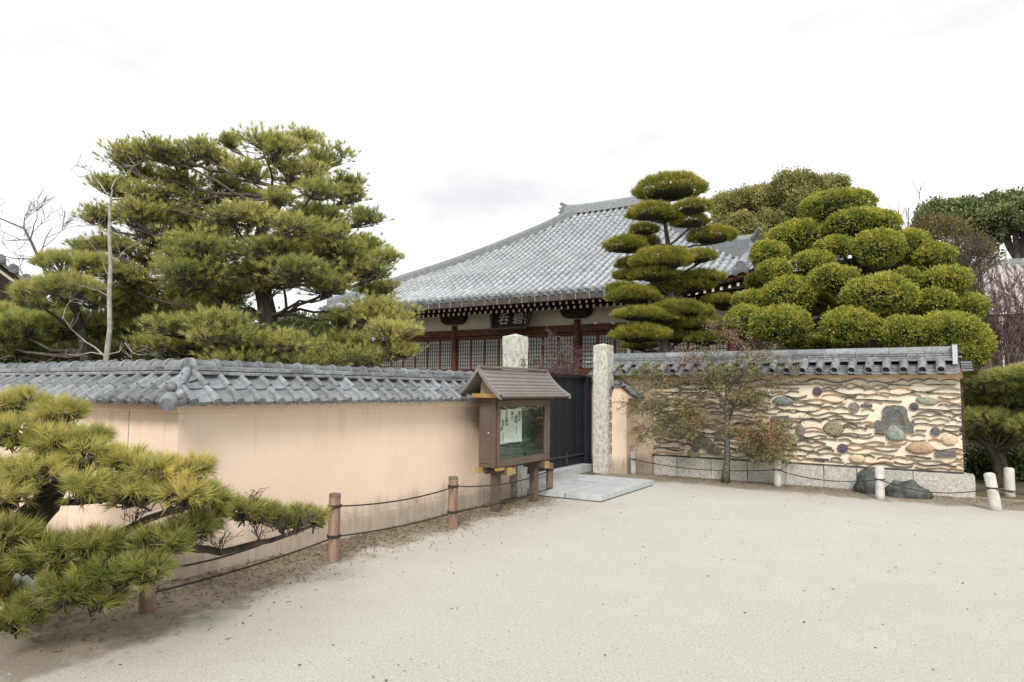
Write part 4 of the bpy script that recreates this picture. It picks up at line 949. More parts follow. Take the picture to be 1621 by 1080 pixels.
for px in (943, 970): 
    p = atY(px, 511, 22.2); b = MB(); ellip(b, p, (.06, .06, .06), lump=0); b.rbox((p.x-.02, p.y, p.z-.02), (p.x+.02, 22.45, p.z+.02)); tag(b.build('eave_lamp', M_LAMPW), 'small white unlit lamp on the temple tie beam, %s of the pair' % ('left' if px == 943 else 'right'), 'lamp', 'small lamps under the temple eave')
p = atY(995, 500, 21.6); b = MB(); b.tube([(p.x, 21.6, .0), (p.x, 21.6, 4.45)], .05, 8); b.build('downpipe', M_METAL, hall)

# ================================================================== OTHER BUILDINGS
# left gable corner
GP = atz(46, 469, 12.6); dr_ = ray(30, 470); gb_ = Vector((dr_.x, dr_.y, 0)).normalized(); gu_ = Vector((gb_.y, -gb_.x, 0))
MG = frame(Vector((GP.x, GP.y, 0)), gu_, gb_, Vector((0, 0, 1)))
def gloc(px, py):
    d = ray(px, py); t = (GP-O3).dot(gb_)/d.dot(gb_); p = O3+d*t; return Vector(((p-GP).dot(gu_), 0, p.z))
gh = root('gatehouse', (GP.x, GP.y, 0), 'dark timber gable with round verge tiles and white barge board at the far left edge', 'building')
gy = 0.0; g0, g1 = gloc(-160, 318), gloc(47, 470)
b = MB(); b.add([Vector((g0.x, gy+.15, g0.z)), Vector((g1.x-.25, gy+.15, g1.z+.08)), Vector((g1.x-.35, gy+.15, g1.z-.50)), Vector((g1.x-1.2, gy+.15, 0)), Vector((g0.x, gy+.15, 0))], [(0, 1, 2, 3, 4)])
b.rbox((g0.x, gy+.16, 0), (g1.x-1.2, gy+4, g1.z-.3)); b.build('gable_wall', M_DKW, gh, MG)
d = (g1-g0).normalized(); nz_ = Vector((-d.z, 0, d.x)) if d.x > 0 else Vector((d.z, 0, -d.x))
def slab(a, c, off0, off1, y0, y1, name, m, parent):
    vs = [a+nz_*off0, c+nz_*off0, c+nz_*off1, a+nz_*off1]; b = MB(); b.add([Vector((v.x, y, v.z)) for y in (y0, y1) for v in vs], [(0, 1, 2, 3), (7, 6, 5, 4), (0, 4, 5, 1), (1, 5, 6, 2), (2, 6, 7, 3), (3, 7, 4, 0)]); return b.build(name, m, parent, MG)
slab(g0, g1, 0, .045, gy-.32, gy-.27, 'barge_strip', M_WPL, gh); slab(g0, g1-d*.02, -.42, -.002, gy-.30, gy-.25, 'barge_board', M_DKW, gh)
slab(g0, g1, .05, .12, gy-.26, gy+4, 'roof_deck', M_DKW, gh)
ln = (g1-g0).length; k = 0
while .1+k*.25 < ln:
    c = g1-d*(-.02+k*.25)+nz_*.19
    b = MB(); b.tube([(c.x, gy-.40, c.z), (c.x, gy+3.9, c.z)], .082, 14); b.tube([(c.x, gy-.405, c.z), (c.x, gy-.399, c.z)], .05, 10); b.build('verge_roll_tile', M_TILE2, gh, MG)
    b = MB(); b.box((c.x-.11, gy+1.75, c.z+.03), (.22, 4.2, .05), 0, Matrix.Rotation(math.atan2(-d.z, d.x), 3, 'Y')); b.build('roof_tile', M_TILE2, gh, MG); k += 1
b = MB(); b.box((g1.x-.47, gy-.2, g1.z-.36), (.12, .35, .13)); b.build('beam_end', M_WHITE, gh, MG)
for k in range(5):
    b = MB(); b.box((g1.x-.85, gy+.05, g1.z-.52-.11*k), (1.1-.12*k, .10, .05), 0, Matrix.Rotation(math.radians(28), 3, 'Y')); b.build('rafter', M_DKW, gh, MG)
# far right buildings
fb = root('far_hall', (6.2, 34, 0), 'distant hall with a long pale tiled roof behind the bare twigs at the right edge', 'building')
a = atY(1500, 440, 34); c = atY(1700, 398, 34); e = atY(1500, 470, 30)
b = MB(); rr = []
for k in range(40):
    x = a.x-2+(14)*k/39; rr.append(x)
for k in range(60):
    x = a.x-3+k*.3; zt = 1.65+ (a.z-1.65); 
    b.tube([(x, 30, zt-1.9), (x, 34.2, zt+.35)], .09, 5)
b.grid([[Vector((a.x-3, 30, a.z-2.0)), Vector((a.x+15, 30, a.z-2.0))], [Vector((a.x-3, 34.2, a.z+.28)), Vector((a.x+15, 34.2, a.z+.28))]]); tag(b.build('roof_tile_rows', M_FARTILE, fb), kind='stuff')
b = MB(); b.rbox((a.x-2, 31.2, 0), (a.x+14, 34, a.z-1.9)); b.build('hall_wall', M_BROWNW, fb)
b = MB(); b.rbox((a.x-3, 34.1, a.z+.2), (a.x+15, 34.5, a.z+.62)); b.build('ridge', M_TILE2, fb)
sb = root('storehouse', (4.4, 24, 0), 'brown walled outbuilding with a pale shutter and dark opening beyond the small pine', 'building')
s0, s1 = atY(1552, 590, 24), atY(1700, 590, 24); zt = atY(1600, 530, 24).z
b = MB(); b.rbox((s0.x, 24, 0), (s1.x, 27, zt)); b.build('brown_wall', M_BROWNW, sb)
q0, q1 = atY(1603, 547, 23.9), atY(1621, 563, 23.9); b = MB(); b.rbox((q0.x, 23.93, q1.z), (s1.x, 23.995, q0.z)); b.build('upper_panel', mat('grey panel', (.16, .14, .125), (.2, .18, .16), 3), sb)
q2 = atY(1605, 572, 23.9); q3 = atY(1605, 600, 23.9); b = MB(); b.rbox((q0.x, 23.93, q3.z-.6), (s1.x, 23.995, q2.z)); b.build('pale_shutter', mat('pale shutter', (.36, .35, .33), (.42, .41, .39), 3), sb)
b = MB(); b.rbox((q0.x-.1, 23.9, q2.z+.01), (s1.x, 23.995, q1.z-.01)); b.build('dark_opening', M_PIT, sb)  # flat near-black box; the darkness of the opening is put into its colour
for px in (1583, 1597): 
    q = atY(px, 590, 23.8); b = MB(); b.rbox((q.x-.03, 23.78, 0), (q.x+.03, 23.9, zt+.1)); b.build('wall_post', M_GUT, sb)
q = atY(1590, 543, 23.7); b = MB(); b.box(q, (.20, .04, .14)); lb = root('wall_plaque', q, 'small pale framed plaque high on the brown outbuilding', 'sign'); b.build('frame', M_WPL, lb); b = MB(); b.box(q-Vector((0, .022, 0)), (.15, .004, .09)); b.build('plate', M_GUT, lb)
q = atY(1586, 505, 23.2); b = MB(); b.box(q, (.14, .14, .10)); b.tube([(q.x, 23.2, 0), (q.x, 23.2, q.z-.05)], .025, 6); tag(b.build('garden_lamp', M_LAMPW), 'small white lamp head on a pole among the bare purple twigs', 'lamp')
# ================================================================== TREES
def pad_pts(c, r, n, top=.35, flat=True):
    """random points in a flattened ellipsoid, biased to the upper shell; returns P, D(outward-up)"""
    d = nrm(rng.normal(size=(n, 3))); 
    d[:, 2] = np.where(rng.random(n) < (1-top), np.abs(d[:, 2]), d[:, 2])
    k = (.45+.55*rng.random((n, 1))**.5)
    P = np.array(c)+d*k*np.array(r)
    D = nrm(d*np.array([1, 1, .6])+np.array([0, 0, .75]))
    return P, D
def px_axes(z): return np.array(CR), np.array(FW), z/FPX
# ---- large garden pine behind the left wall
big = root('pine_tree', atz(420, 600, 10.6).xy.to_3d(), 'large spreading garden pine with layered needle pads behind the left plaster wall', 'tree')
tb = MB(); tp_ = [atz(x, y, 10.6) for x, y in ((432, 640), (428, 560), (424, 500), (414, 450), (408, 395), (418, 350), (432, 315), (452, 300), (478, 285), (500, 262))]
tb.tube(tp_, [.17, .155, .14, .125, .10, .09, .08, .06, .04, .02], 10); 
me = tb.mesh('trunk', M_BARK); inst('trunk', rough_mesh(me, 1, .018, 9), None, big)
BP = [(285,240,34,16),(350,250,36,16),(215,265,34,16),(500,300,34,14),(440,315,30,12),(355,292,40,20),(330,325,48,16),(395,310,30,14),(500,385,40,16),(255,335,46,20),(400,345,40,18),(345,372,55,20),(300,415,55,22),(410,425,42,20),(365,455,50,22),(295,465,55,22),(450,400,50,20),(500,415,50,20),(545,405,45,20),(430,455,34,16),(525,440,45,16),(225,415,46,20),(215,465,46,22),(345,510,50,18),(280,520,50,18),(480,345,40,18),(590,430,32,16),(520,360,36,16),(200,235,42,24),(250,228,34,20),(318,228,34,24),(366,214,22,14),(430,222,46,22),(470,215,38,18),(515,238,38,24),(552,284,32,20),(400,262,36,18),(470,265,45,20),(285,288,56,26),(232,300,40,22),(178,290,28,20),(160,345,32,18),(215,345,42,22),(535,312,36,18),(572,347,30,14),(505,340,45,20),(300,352,58,22),(372,345,44,18),(455,362,50,20),(250,378,58,22),(180,388,44,20),(330,398,58,24),(430,398,45,20),(515,385,55,22),(578,395,38,20),(608,408,22,13),(135,400,28,18),(560,428,52,20),(475,432,55,22),(300,440,66,26),(200,442,46,24),(385,432,30,18),(250,492,58,24),(325,488,60,24),(598,458,36,18),(520,456,50,16),(368,470,36,18),(592,507,58,20),(555,545,55,20),(618,532,42,22),(638,558,26,16),(500,560,55,18),(430,548,55,22),(362,538,60,22),(300,552,52,24),(245,548,38,18),(575,572,58,14),(470,580,60,14),(380,578,60,14),(600,488,36,14),(548,512,34,12),(180,480,35,20),(170,430,26,16)]
tw = MB(); nd = 0
TPV = tp_
def nearest_trunk(p, tps, below=.3):
    best = None
    for q in tps:
        s = abs(q.z-(p.z-below))*1.0+ (q-p).length*.25
        if best is None or s < best[0]: best = (s, q)
    return best[1]
for (px, py, rx, ry) in BP:
    py += 14*max(0, min(1, (330-py)/80))
    z = 10.6+rng.uniform(-1.5, 1.5)*(1-abs(px-420)/330)
    if py > 500: z = rng.uniform(9.3, 10.3) if px > 430 else rng.uniform(8.6, 9.8)
    c = atz(px, py, z); s = z/FPX; R_ = (rx*s*.98, rx*s*rng.uniform(.7, .95), ry*s*1.0)
    while c.x+R_[0] > -6.0 and z < 12: z += .2; c = atz(px, py, z); s = z/FPX; R_ = (rx*s, rx*s*.9, ry*s)
    nh = 6+int(rx/8); hd = nrm(rng.normal(size=(nh, 3))); hubs = np.array(c)+hd*np.array(R_)*(.35+.5*rng.random((nh, 1)))*np.array([1, 1, .75]); n = int(rx*ry/3.9)+80
    hi_ = rng.integers(0, nh, n); sg = rx*s*.30; off = rng.normal(size=(n, 3))*np.array([sg, sg, sg*.50]); off[:, 2] = np.abs(off[:, 2])*np.where(rng.random(n) < .8, 1, -.6); P = hubs[hi_]+off
    D = nrm(off*np.array([1, 1, 1])/sg*.6+hd[hi_]*.25+np.array([0, 0, .85])+rng.normal(size=(n, 3))*.2)
    base = c-Vector((0, 0, R_[2]*.75)); tq = nearest_trunk(base, TPV, .2+.1*(base-TPV[0]).length*.3)
    pts = limb(tw, tq, base, .034*min(1.2, .5+(base-tq).length*.25), .013, .03, .12, 7, 6)
    for h in hubs: hv = Vector(h)-Vector((0, 0, .04)); tw.tube([pts[-2], pts[-1].lerp(hv, .5)+Vector(rng.normal(size=3)*.03), hv], [.015, .011, .008], 4, caps=False)
    for i in range(0, n, 2):
        h = Vector(hubs[hi_[i]])-Vector((0, 0, .04)); m_ = h.lerp(Vector(P[i]), .5)+Vector(rng.normal(size=3)*.02); tw.tube([h, m_, P[i]], [.006, .005, .004], 3, caps=False)
    ty = .42+.28*rng.random()+.20*(P[:, 2]-c.z)/R_[2]+rng.normal(size=n)*.16  # needles lighter up the pad: lit tops put into the tint
    V, t = needles(P, D, 20, .095, .0080, .40, ty); o = np_obj('foliage_pad', V, 3, M_NEED, big, t)
tag(tw.build('branches', M_TWIG, big))
print('big pine done')
# ---- second pine at far left
sec = root('pine_tree', atz(135, 640, 9.6).xy.to_3d(), 'lower dense pine at the left behind the wall, beside the dark gable', 'tree')
tb = MB(); tp2 = [atz(x, y, 9.8) for x, y in ((140, 640), (136, 560), (128, 520), (118, 480), (112, 440))]; tb.tube(tp2, [.09, .08, .065, .045, .02], 8); tb.build('trunk', M_BARK, sec); tw = MB()
for (px, py, rx, ry) in [(100,425,38,22),(65,470,36,22),(110,465,44,24),(150,475,36,22),(45,520,42,22),(105,522,50,24),(30,552,38,18),(160,522,42,24),(90,556,55,16),(190,556,36,16),(205,515,35,22),(150,425,30,18),(10,535,30,20),(5,500,20,14),(-30,540,30,24)]:
    z = rng.uniform(9.0, 11.2); c = atz(px, py, z); s = z/FPX; R_ = (rx*s, rx*s, ry*s); n = int(80+rx*ry/9); P, D = pad_pts(c, R_, n, .25); base = c-Vector((0, 0, R_[2]*.7))
    tq = nearest_trunk(base, tp2); pts = limb(tw, tq, base, .04, .015, .03, .1, 5, 5)
    for i in range(0, n, 3): tw.tube([base, base.lerp(Vector(P[i]), .5)+Vector(rng.normal(size=3)*.03), P[i]], [.008, .006, .005], 3, caps=False)
    V, t = needles(P, D, 34, .13, .0066, .45, .45+.2*(P[:, 2]-c.z)/R_[2]+rng.normal(size=n)*.15+.15*rng.random()); np_obj('foliage_pad', V, 3, M_NEED, sec, t)  # tint climbs with height: light from above put into the needle colour
tw.build('branches', M_TWIG, sec)
# ---- dense dark shrubbery mass behind both pines, so that the garden reads deep
for nm, c0, R_, lab in (('evergreen_shrub', atz(60, 545, 13.5), (2.3, 1.2, .75), 'dark evergreen shrub behind the lower left pine'), ('evergreen_shrub', atz(290, 545, 13.5), (1.7, 1.0, .95), 'dark evergreen shrub behind the trunk of the large pine'), ('evergreen_shrub', atz(470, 560, 14.5), (1.5, 1.0, .75), 'dark evergreen shrub under the temple eave corner')):
    r = root(nm, (c0.x, c0.y, 0), lab, 'shrub'); P, D = pad_pts(c0, R_, 6000, .5); V, t = leaves(P, D, 4, .085, .8, .4+rng.normal(size=6000)*.2, 1.0); np_obj('foliage', V, 4, M_DKL, r, t)
    b = MB(); ellip(b, c0, tuple(k*.7 for k in R_), seed=2); b.build('shade_twig_core', M_CORE, r); b = MB(); b.tube([(c0.x, c0.y, 0), (c0.x, c0.y, c0.z)], .08, 6); b.build('stem', M_BARK, r)
# ---- pale bare tree just behind the wall
pt = root('bare_tree', atz(170, 640, 7.6).xy.to_3d(), 'thin pale barked leafless tree just behind the plaster wall, before the large pine', 'tree'); b = MB(); z0 = 7.7
trk = [atz(x, y, z0) for x, y in ((166, 640), (168, 570), (174, 520), (173, 470), (175, 420), (173, 370), (174, 325), (178, 300))]; b.tube(trk, [.034, .031, .027, .025, .022, .019, .015, .009], 8); b.build('trunk', M_PALEB, pt)
b = MB()
for path, r in ((((176, 318), (160, 292), (142, 270), (122, 262)), .011), (((178, 300), (182, 285), (200, 275), (215, 262)), .010), (((166, 565), (150, 550), (135, 542), (112, 520), (98, 500)), .016), (((100, 505), (105, 490), (112, 478)), .007), (((166, 562), (145, 558), (120, 563), (105, 561)), .012), (((172, 561), (188, 557), (200, 543), (212, 560), (228, 562)), .012), (((204, 545), (208, 556), (206, 566)), .007), (((173, 470), (155, 460), (143, 457)), .007), (((175, 420), (190, 405), (200, 392)), .007), (((173, 370), (150, 358), (128, 350), (116, 348)), .007), (((150, 280), (138, 285), (124, 280)), .005), (((142, 270), (136, 262), (132, 266)), .004), (((174, 440), (168, 430), (160, 405), (140, 380)), .006), (((200, 275), (190, 262), (180, 256)), .004)):
    pts = [atz(x+random.gauss(0, 1), y, z0+.12*math.sin(i)) for i, (x, y) in enumerate(path)]; b.tube(pts, [max(.0025, r*.75*(1-.7*i/(len(pts)-1))) for i in range(len(pts))], 5)
    for k in range(4):
        q = random.choice(pts[1:]); branching(b, q, Vector((random.gauss(0, 1), random.gauss(0, .5), random.uniform(-.1, 1))), .14, .004, 1, .2, .6, 2, 3, .002)
b.build('branches', M_PALEB, pt)
ft = root('bare_tree', atz(90, 640, 16).xy.to_3d(), 'distant leafless branches showing dark against the sky above the left gable', 'tree'); b = MB()
pts = [atz(x, y, 16) for x, y in ((100, 640), (96, 520), (82, 450), (62, 410), (48, 380), (38, 362), (5, 348), (-20, 338))]; b.tube(pts, [.12, .09, .05, .035, .028, .022, .014, .008], 6)
for q, dr, l in ((pts[3], (-1, 0, .1), .9), (pts[4], (-1, 0, .35), .9), (pts[3], (.35, 0, 1), .8), (pts[4], (.3, 0, 1), .55), (pts[2], (-1, 0, 0), 1.0), (pts[5], (-.2, 0, 1), .3), (pts[2], (-1, 0, .25), .8)):
    dd = Vector(CR)*dr[0]+Vector((0, 0, dr[2])); branching(b, q, dd, l, .018, 3, .15, .5, 3, 3, .005)
b.build('branches', M_TWIG, ft)

# ---- near low pine at left
npn = root('pine_tree', (-6.3, 2.3, 0), 'low spreading pine in the left foreground, its long branch reaching towards the rope post', 'tree')
FP = [(35,645,55,20,5.2),(95,662,48,22,5.1),(20,690,50,25,4.9),(85,705,55,25,4.8),(145,695,28,14,4.9),(140,725,46,22,4.7),(200,735,38,18,4.7),(55,755,60,25,4.5),(250,752,58,20,4.6),(300,745,34,16,4.7),(215,785,52,22,4.5),(290,785,50,20,4.5),(335,792,26,15,4.7),(140,775,44,20,4.4),(10,790,34,22,4.3),(385,812,30,13,5.0),(412,818,28,12,5.15),(440,822,28,12,5.25),(470,824,30,12,5.3),(498,824,18,11,5.4),(305,838,34,16,4.6),(335,818,26,10,4.8),(255,862,48,18,4.4),(150,865,48,18,4.3),(75,880,55,24,4.2),(15,855,38,28,4.2),(170,908,58,22,4.2),(230,905,38,20,4.2),(110,935,52,24,4.1),(50,895,40,14,4.3),(160,950,34,14,4.2),(25,985,36,14,4.15),(60,960,30,14,4.2),(10,945,20,10,4.3),(-30,780,60,60,4.5),(-40,920,50,50,4.2)]
b = MB(); root_p = atz(-40, 1000, 4.9); T0 = [Vector((root_p.x-.15, root_p.y, 0)), atz(-10, 900, 4.9), atz(30, 845, 4.85), atz(70, 800, 4.8), atz(90, 765, 4.8), atz(80, 720, 4.9), atz(50, 680, 5.1)]
b.tube(T0, [.16, .14, .12, .10, .08, .05, .03], 10); me = b.mesh('trunk', M_BARK); inst('trunk', rough_mesh(me, 2, .02, 11), None, npn)
br = MB(); LB = [((30, 845), (100, 862), (180, 848), (215, 832), (262, 812), (300, 800), (345, 812), (395, 815)), ((70, 800), (120, 795), (180, 790), (230, 775), (262, 760)), ((100, 862), (160, 868), (225, 862), (306, 869), (350, 875), (410, 859), (450, 849), (484, 836)), ((-10, 900), (60, 905), (120, 930), (200, 925)), ((-10, 900), (30, 975), (80, 965)), ((215, 832), (232, 845), (240, 850)), ((180, 790), (100, 770), (30, 760)), ((90, 765), (150, 740), (220, 745), (290, 758))]
zz = [(4.8, 5.1), (4.8, 4.7), (4.7, 5.35), (4.7, 4.3), (4.6, 4.2), (4.8, 4.7), (4.7, 4.5), (4.8, 4.7)]; allp = []
for L_, (za, zb) in zip(LB, zz):
    pts = [atz(x, y, za+(zb-za)*i/(len(L_)-1)) for i, (x, y) in enumerate(L_)]
    q = []
    for a_, c_ in zip(pts[:-1], pts[1:]):
        q += [a_, a_.lerp(c_, .5)+Vector(rng.normal(size=3)*.012)]
    q.append(pts[-1]); r0 = .045 if len(L_) > 5 else .03
    br.tube(q, [r0*(1-.72*i/(len(q)-1)) for i in range(len(q))], 7); allp += q
for (px, py, rx, ry, z) in FP:
    c = atz(px, py, z); s = z/FPX; R_ = (rx*s*.95, rx*s*.7, ry*s*.85); n = int(14+rx*ry/(18 if px < 380 else 12)); P, D = pad_pts(c, R_, n, .25)
    base = c-Vector((0, 0, R_[2]*.8)); q = min(allp+T0[2:], key=lambda v: (v-base).length); limb(br, q, base, .014, .008, .0, .15, 4, 5)
    for i in range(n): 
        m_ = base.lerp(Vector(P[i]), .5)+Vector(rng.normal(size=3)*.03)-Vector((0, 0, .01)); br.tube([base, m_, P[i]], [.007, .0055, .004], 4, caps=False)
    ty = .45+.2*(P[:, 2]-c.z)/R_[2]+rng.normal(size=n)*.13+(.18 if py < 800 else -.05)  # higher tufts and pads lighter: light on the tops put into the tint
    V1, t1 = needles(P, nrm(D*np.array([1, 1, .7])+rng.normal(size=(n, 3))*.4), 34, .108, .0062, .38, ty); np_obj('foliage_pad', V1, 3, M_NEEDF, npn, t1)
    kk = rng.random(n) < .10
    if kk.sum() > 0: V2, t2 = needles(P[kk]-np.array([0, 0, .03]), nrm(rng.normal(size=(int(kk.sum()), 3))), 16, .09, .005, .5, .5+0*ty[kk]); np_obj('dry_needles', V2, 3, M_DEADP, npn, t2)
# bare twiggy spurs under the branches
for L_ in (LB[2], LB[0]):
    for x, y in L_[3:]:
        for k in range(4): branching(br, atz(x, y, 5.0), Vector((random.gauss(0, .6), random.gauss(0, .6), 1)), .11, .006, 2, .3, .8, 3, 3, .0022)
me = br.mesh('branches', M_BARK); inst('branches', me, None, npn)
print('near pine done')

# ---- cloud-pruned pine by the gate
cp = root('cloud_pine', atY(1050, 640, 15.2).xy.to_3d(), 'tall cloud-pruned pine with clipped flat pads between the temple and the clay wall', 'tree')
CPD = [(1040,505,40,13),(1060,345,20,8),(1060,300,56,26),(1030,338,36,17),(1096,330,30,12),(1092,352,28,14),(1127,375,36,17),(1019,366,22,11),(990,390,34,16),(1022,385,20,13),(1045,414,50,24),(1107,408,26,13),(1000,420,24,12),(990,438,18,10),(1035,436,36,15),(1110,440,34,12),(1080,452,48,22),(1002,470,40,17),(1050,462,30,14),(985,458,24,10),(1065,494,62,17),(1138,478,28,11),(1012,531,46,19),(1010,500,40,12),(1108,515,46,15),(1012,549,26,8),(1072,535,32,12),(1120,538,34,14)]
tb = MB(); tz = atY(1055, 400, 15.2); zc = (tz-O3).dot(FW); tp3 = [atz(x, y, zc) for x, y in ((1050, 660), (1052, 560), (1050, 520), (1062, 470), (1066, 440), (1058, 390), (1052, 350), (1060, 318))]; tb.tube(tp3, [.13, .12, .11, .09, .075, .06, .045, .03], 8); tb.build('trunk', M_BARK, cp); tw = MB()
for (px, py, rx, ry) in CPD:
    z = zc+rng.uniform(-.9, .7)*(0 if py < 330 else 1); c = atz(px, py, z); s = z/FPX; rx *= 1.0; ry *= .98; R_ = np.array((rx*s, rx*s*.85, ry*s)); n = int(rx*ry*1.0)+90
    d = nrm(rng.normal(size=(n, 3))); d[:, 2] = np.where(rng.random(n) < .72, np.abs(d[:, 2]), -np.abs(d[:, 2])*.30)
    lump = 1+.20*pnoise(d*1.0, 2.2, px)[:, None]+.10*pnoise(d, 6.5, px)[:, None]; P = np.array(c)+d*R_*lump*(.84+.14*rng.random((n, 1)))+np.array([0, 0, -.2*R_[2]])
    D = nrm(d*np.array([1, 1, .4])+np.array([0, 0, .7])+rng.normal(size=(n, 3))*.15)
    V, t = needles(P, D, 14, .12, .010, .34, .42+.32*np.clip(d[:, 2], -.4, 1)+rng.normal(size=n)*.13+.12*(py < 420)); np_obj('foliage_pad', V, 3, M_NEEDN, cp, t)  # lit tops and dark undersides of the pads put into the tint
    b = MB(); ellip(b, c-Vector((0, 0, .22*R_[2])), (R_[0]*.66, R_[1]*.66, R_[2]*.42), lump=.3, seed=px); o = b.build('shade_twig_core', M_CORE, cp)
    base = c-Vector((0, 0, R_[2]*.7)); q = nearest_trunk(base, tp3, .15); limb(tw, q, base, .035, .02, .02, .08, 5, 5)
    for k in range(9): e = c+Vector((rng.uniform(-.7, .7)*R_[0], rng.uniform(-.7, .7)*R_[1], -.35*R_[2])); tw.tube([base.lerp(q, .25), base.lerp(e, .4), e], [.014, .011, .008], 4, caps=False)
tw.build('branches', M_BARK, cp)
# ---- big cloud-pruned juniper
jn = root('cloud_juniper', atY(1365, 640, 16.0).xy.to_3d(), 'broad cloud-pruned juniper of many rounded green balls rising behind the clay wall', 'tree')
JP = [(1325,328,62,27,16.8),(1378,358,48,26,16.6),(1352,352,46,22,16.4),(1266,372,38,25,16.5),(1218,403,32,23,16.0),(1322,392,34,18,16.1),(1390,393,41,31,16.0),(1440,388,32,26,16.5),(1476,408,36,25,16.5),(1236,380,26,20,16.8),(1287,416,34,20,15.8),(1226,430,28,20,15.5),(1319,441,40,22,15.4),(1434,440,20,17,16.1),(1498,444,38,23,15.8),(1251,466,46,30,15.4),(1391,468,60,35,15.0),(1478,478,32,22,15.5),(1536,488,25,24,15.8),(1235,514,52,32,14.7),(1345,518,46,32,14.6),(1432,528,46,29,14.6),(1498,524,50,31,14.7),(1180,505,30,22,14.9),(1188,478,30,18,15.3),(1538,545,32,36,14.8),(1300,478,22,14,16.3),(1400,424,34,14,17),(1200,445,20,14,16.5),(1290,545,38,16,15.6),(1500,560,60,20,14.9)]
tb = MB(); tcs = [atY(1365, 640, 16.2), atY(1362, 560, 16.2), atY(1368, 500, 16.2), atY(1360, 430, 16.4), atY(1350, 370, 16.8)]; tb.tube(tcs, [.2, .18, .15, .12, .06], 8); tb.build('trunk', M_BARK, jn); tw = MB()
for (px, py, rx, ry, Y) in JP:
    c = atY(px, py, Y); z = (c-O3).dot(FW); s = z/FPX; rx, ry = rx*.89, ry*.90; R_ = np.array((rx*s, rx*s*.9, ry*s)); n = int(rx*ry*1.3)+300
    d = nrm(rng.normal(size=(n, 3))); d[:, 2] = np.where(rng.random(n) < .35, np.abs(d[:, 2]), d[:, 2])
    lump = 1+.13*pnoise(d, 2.0, px)[:, None]+.10*pnoise(d, 6, px)[:, None]; P = np.array(c)+d*R_*lump*(.90+.10*rng.random((n, 1))+.07*(rng.random((n, 1)) < .03))
    D = nrm(d+np.array([0, 0, .35])+rng.normal(size=(n, 3))*.3)
    V, t = leaves(P, D, 5, .058, .6, .42+.22*d[:, 2]+.9*pnoise(P, 6.0)*.35+rng.normal(size=n)*.12, .35, .42); np_obj('foliage_ball', V, 4, M_JUN, jn, t)  # sunlit tops of the balls put into the tint, varied by noise
    b = MB(); ellip(b, c, tuple(R_*.80), lump=.12, seed=px, nu=18, nv=12); b.build('shade_twig_core', M_CORE, jn); limb(tw, min(tcs[1:], key=lambda q: abs(q.z-c.z+.3)), c, .06, .03, .02, .06, 5, 5)
    if rng.random() < .8:
        for k in range(5): e = c+Vector((rng.uniform(-.8, .8)*R_[0], rng.uniform(-.5, .3)*R_[1], -R_[2]*.95)); tw.tube([c-Vector((0, 0, R_[2]*1.5)), e], [.012, .008], 4, caps=False)
tw.build('branches', M_BARK, jn)
b = MB(); cc = atY(1370, 490, 17.6); ellip(b, cc, (2.4, .5, 1.25), seed=5); b.build('shade_backing', M_CORE, jn)  # added dark backing; shade between the balls is put into its colour
print('juniper done')
# ---- background trees
def bushy(name, lab, cat, blobs, m, n, size, core=True, asp=.55, spread=.8, Y=None, trunk=None, dens=1.0, coarse=.30, sub=0):
    c0 = atY(blobs[0][0], 620, blobs[0][4]); r = root(name, (c0.x, c0.y, 0), lab, cat); Vs = []; ts = []; b = MB()
    if sub:
        RR = random.Random(len(blobs)*7+int(blobs[0][0])); nb_ = []
        for (px, py, rx, ry, Yb) in blobs:
            for k in range(sub):
                a = RR.uniform(0, 2*PI); q = RR.random()**.5*.75; f = RR.uniform(.28, .5); nb_.append((px+rx*q*math.cos(a), py+ry*q*math.sin(a), rx*f, max(ry*f, rx*f*.6), Yb+RR.uniform(-1.5, 1.5)))
        blobs = [(px, py, rx*.72, ry*.72, Yb) for (px, py, rx, ry, Yb) in blobs]*(1 if core else 0)+nb_
    for (px, py, rx, ry, Yb) in blobs:
        c = atY(px, py, Yb); z = (c-O3).dot(FW); s = z/FPX; R_ = np.array((rx*s, rx*s*.8, ry*s)); k = int(n*rx*ry/1000)
        d = nrm(rng.normal(size=(k, 3))); lump = 1+coarse*1.6*pnoise(d, 2.2, px)[:, None]+coarse*pnoise(d, 6, px)[:, None]
        P = np.array(c)+d*R_*lump*(.80+.25*rng.random((k, 1))**.6); keep = rng.random(k) < dens; P, d = P[keep], d[keep]
        V, t = leaves(P, nrm(d+np.array([0, 0, .4])), 4, size, spread, .45+.22*d[:, 2]+.35*pnoise(P, 1.3/size*.12)+rng.normal(size=len(P))*.12, .6, asp); Vs.append(V); ts.append(t)  # upward-facing leaves lighter: top light put into the tint
        if core: ellip(b, c, tuple(R_*.80), lump=coarse*1.6, seed=px)
    np_obj('crown', np.concatenate(Vs), 4, m, r, np.concatenate(ts))
    if core: b.build('shade_twig_core', M_CORE, r)
    b = MB(); top = atY(blobs[0][0], blobs[0][1], blobs[0][4]); b.tube([(top.x, top.y, 0), (top.x+.1, top.y, top.z*.5), top], [.22, .18, .08], 7); b.build('trunk', M_BARK, r); return r
bushy('background_tree', 'olive green bushy tree behind the right end of the temple roof', 'tree', [(1240,330,58,50,34),(1175,338,44,32,34),(1295,315,45,40,35),(1265,298,40,26,35),(1210,318,40,26,34),(1160,365,34,26,33),(1205,375,60,34,33),(1320,300,24,22,36),(1148,330,22,22,34),(1280,370,60,40,34)], M_BGL, 2600, .12, Y=34, sub=7)
bushy('background_tree', 'dark glossy evergreen tree high at the right, left of the slender tree', 'tree', [(1550,345,55,32,38),(1490,330,34,24,38),(1520,325,34,20,38),(1468,345,18,18,38),(1560,378,22,26,38),(1458,365,14,12,38),(1590,325,30,16,38)], M_DKL, 2000, .17, core=False, dens=.8, sub=7)
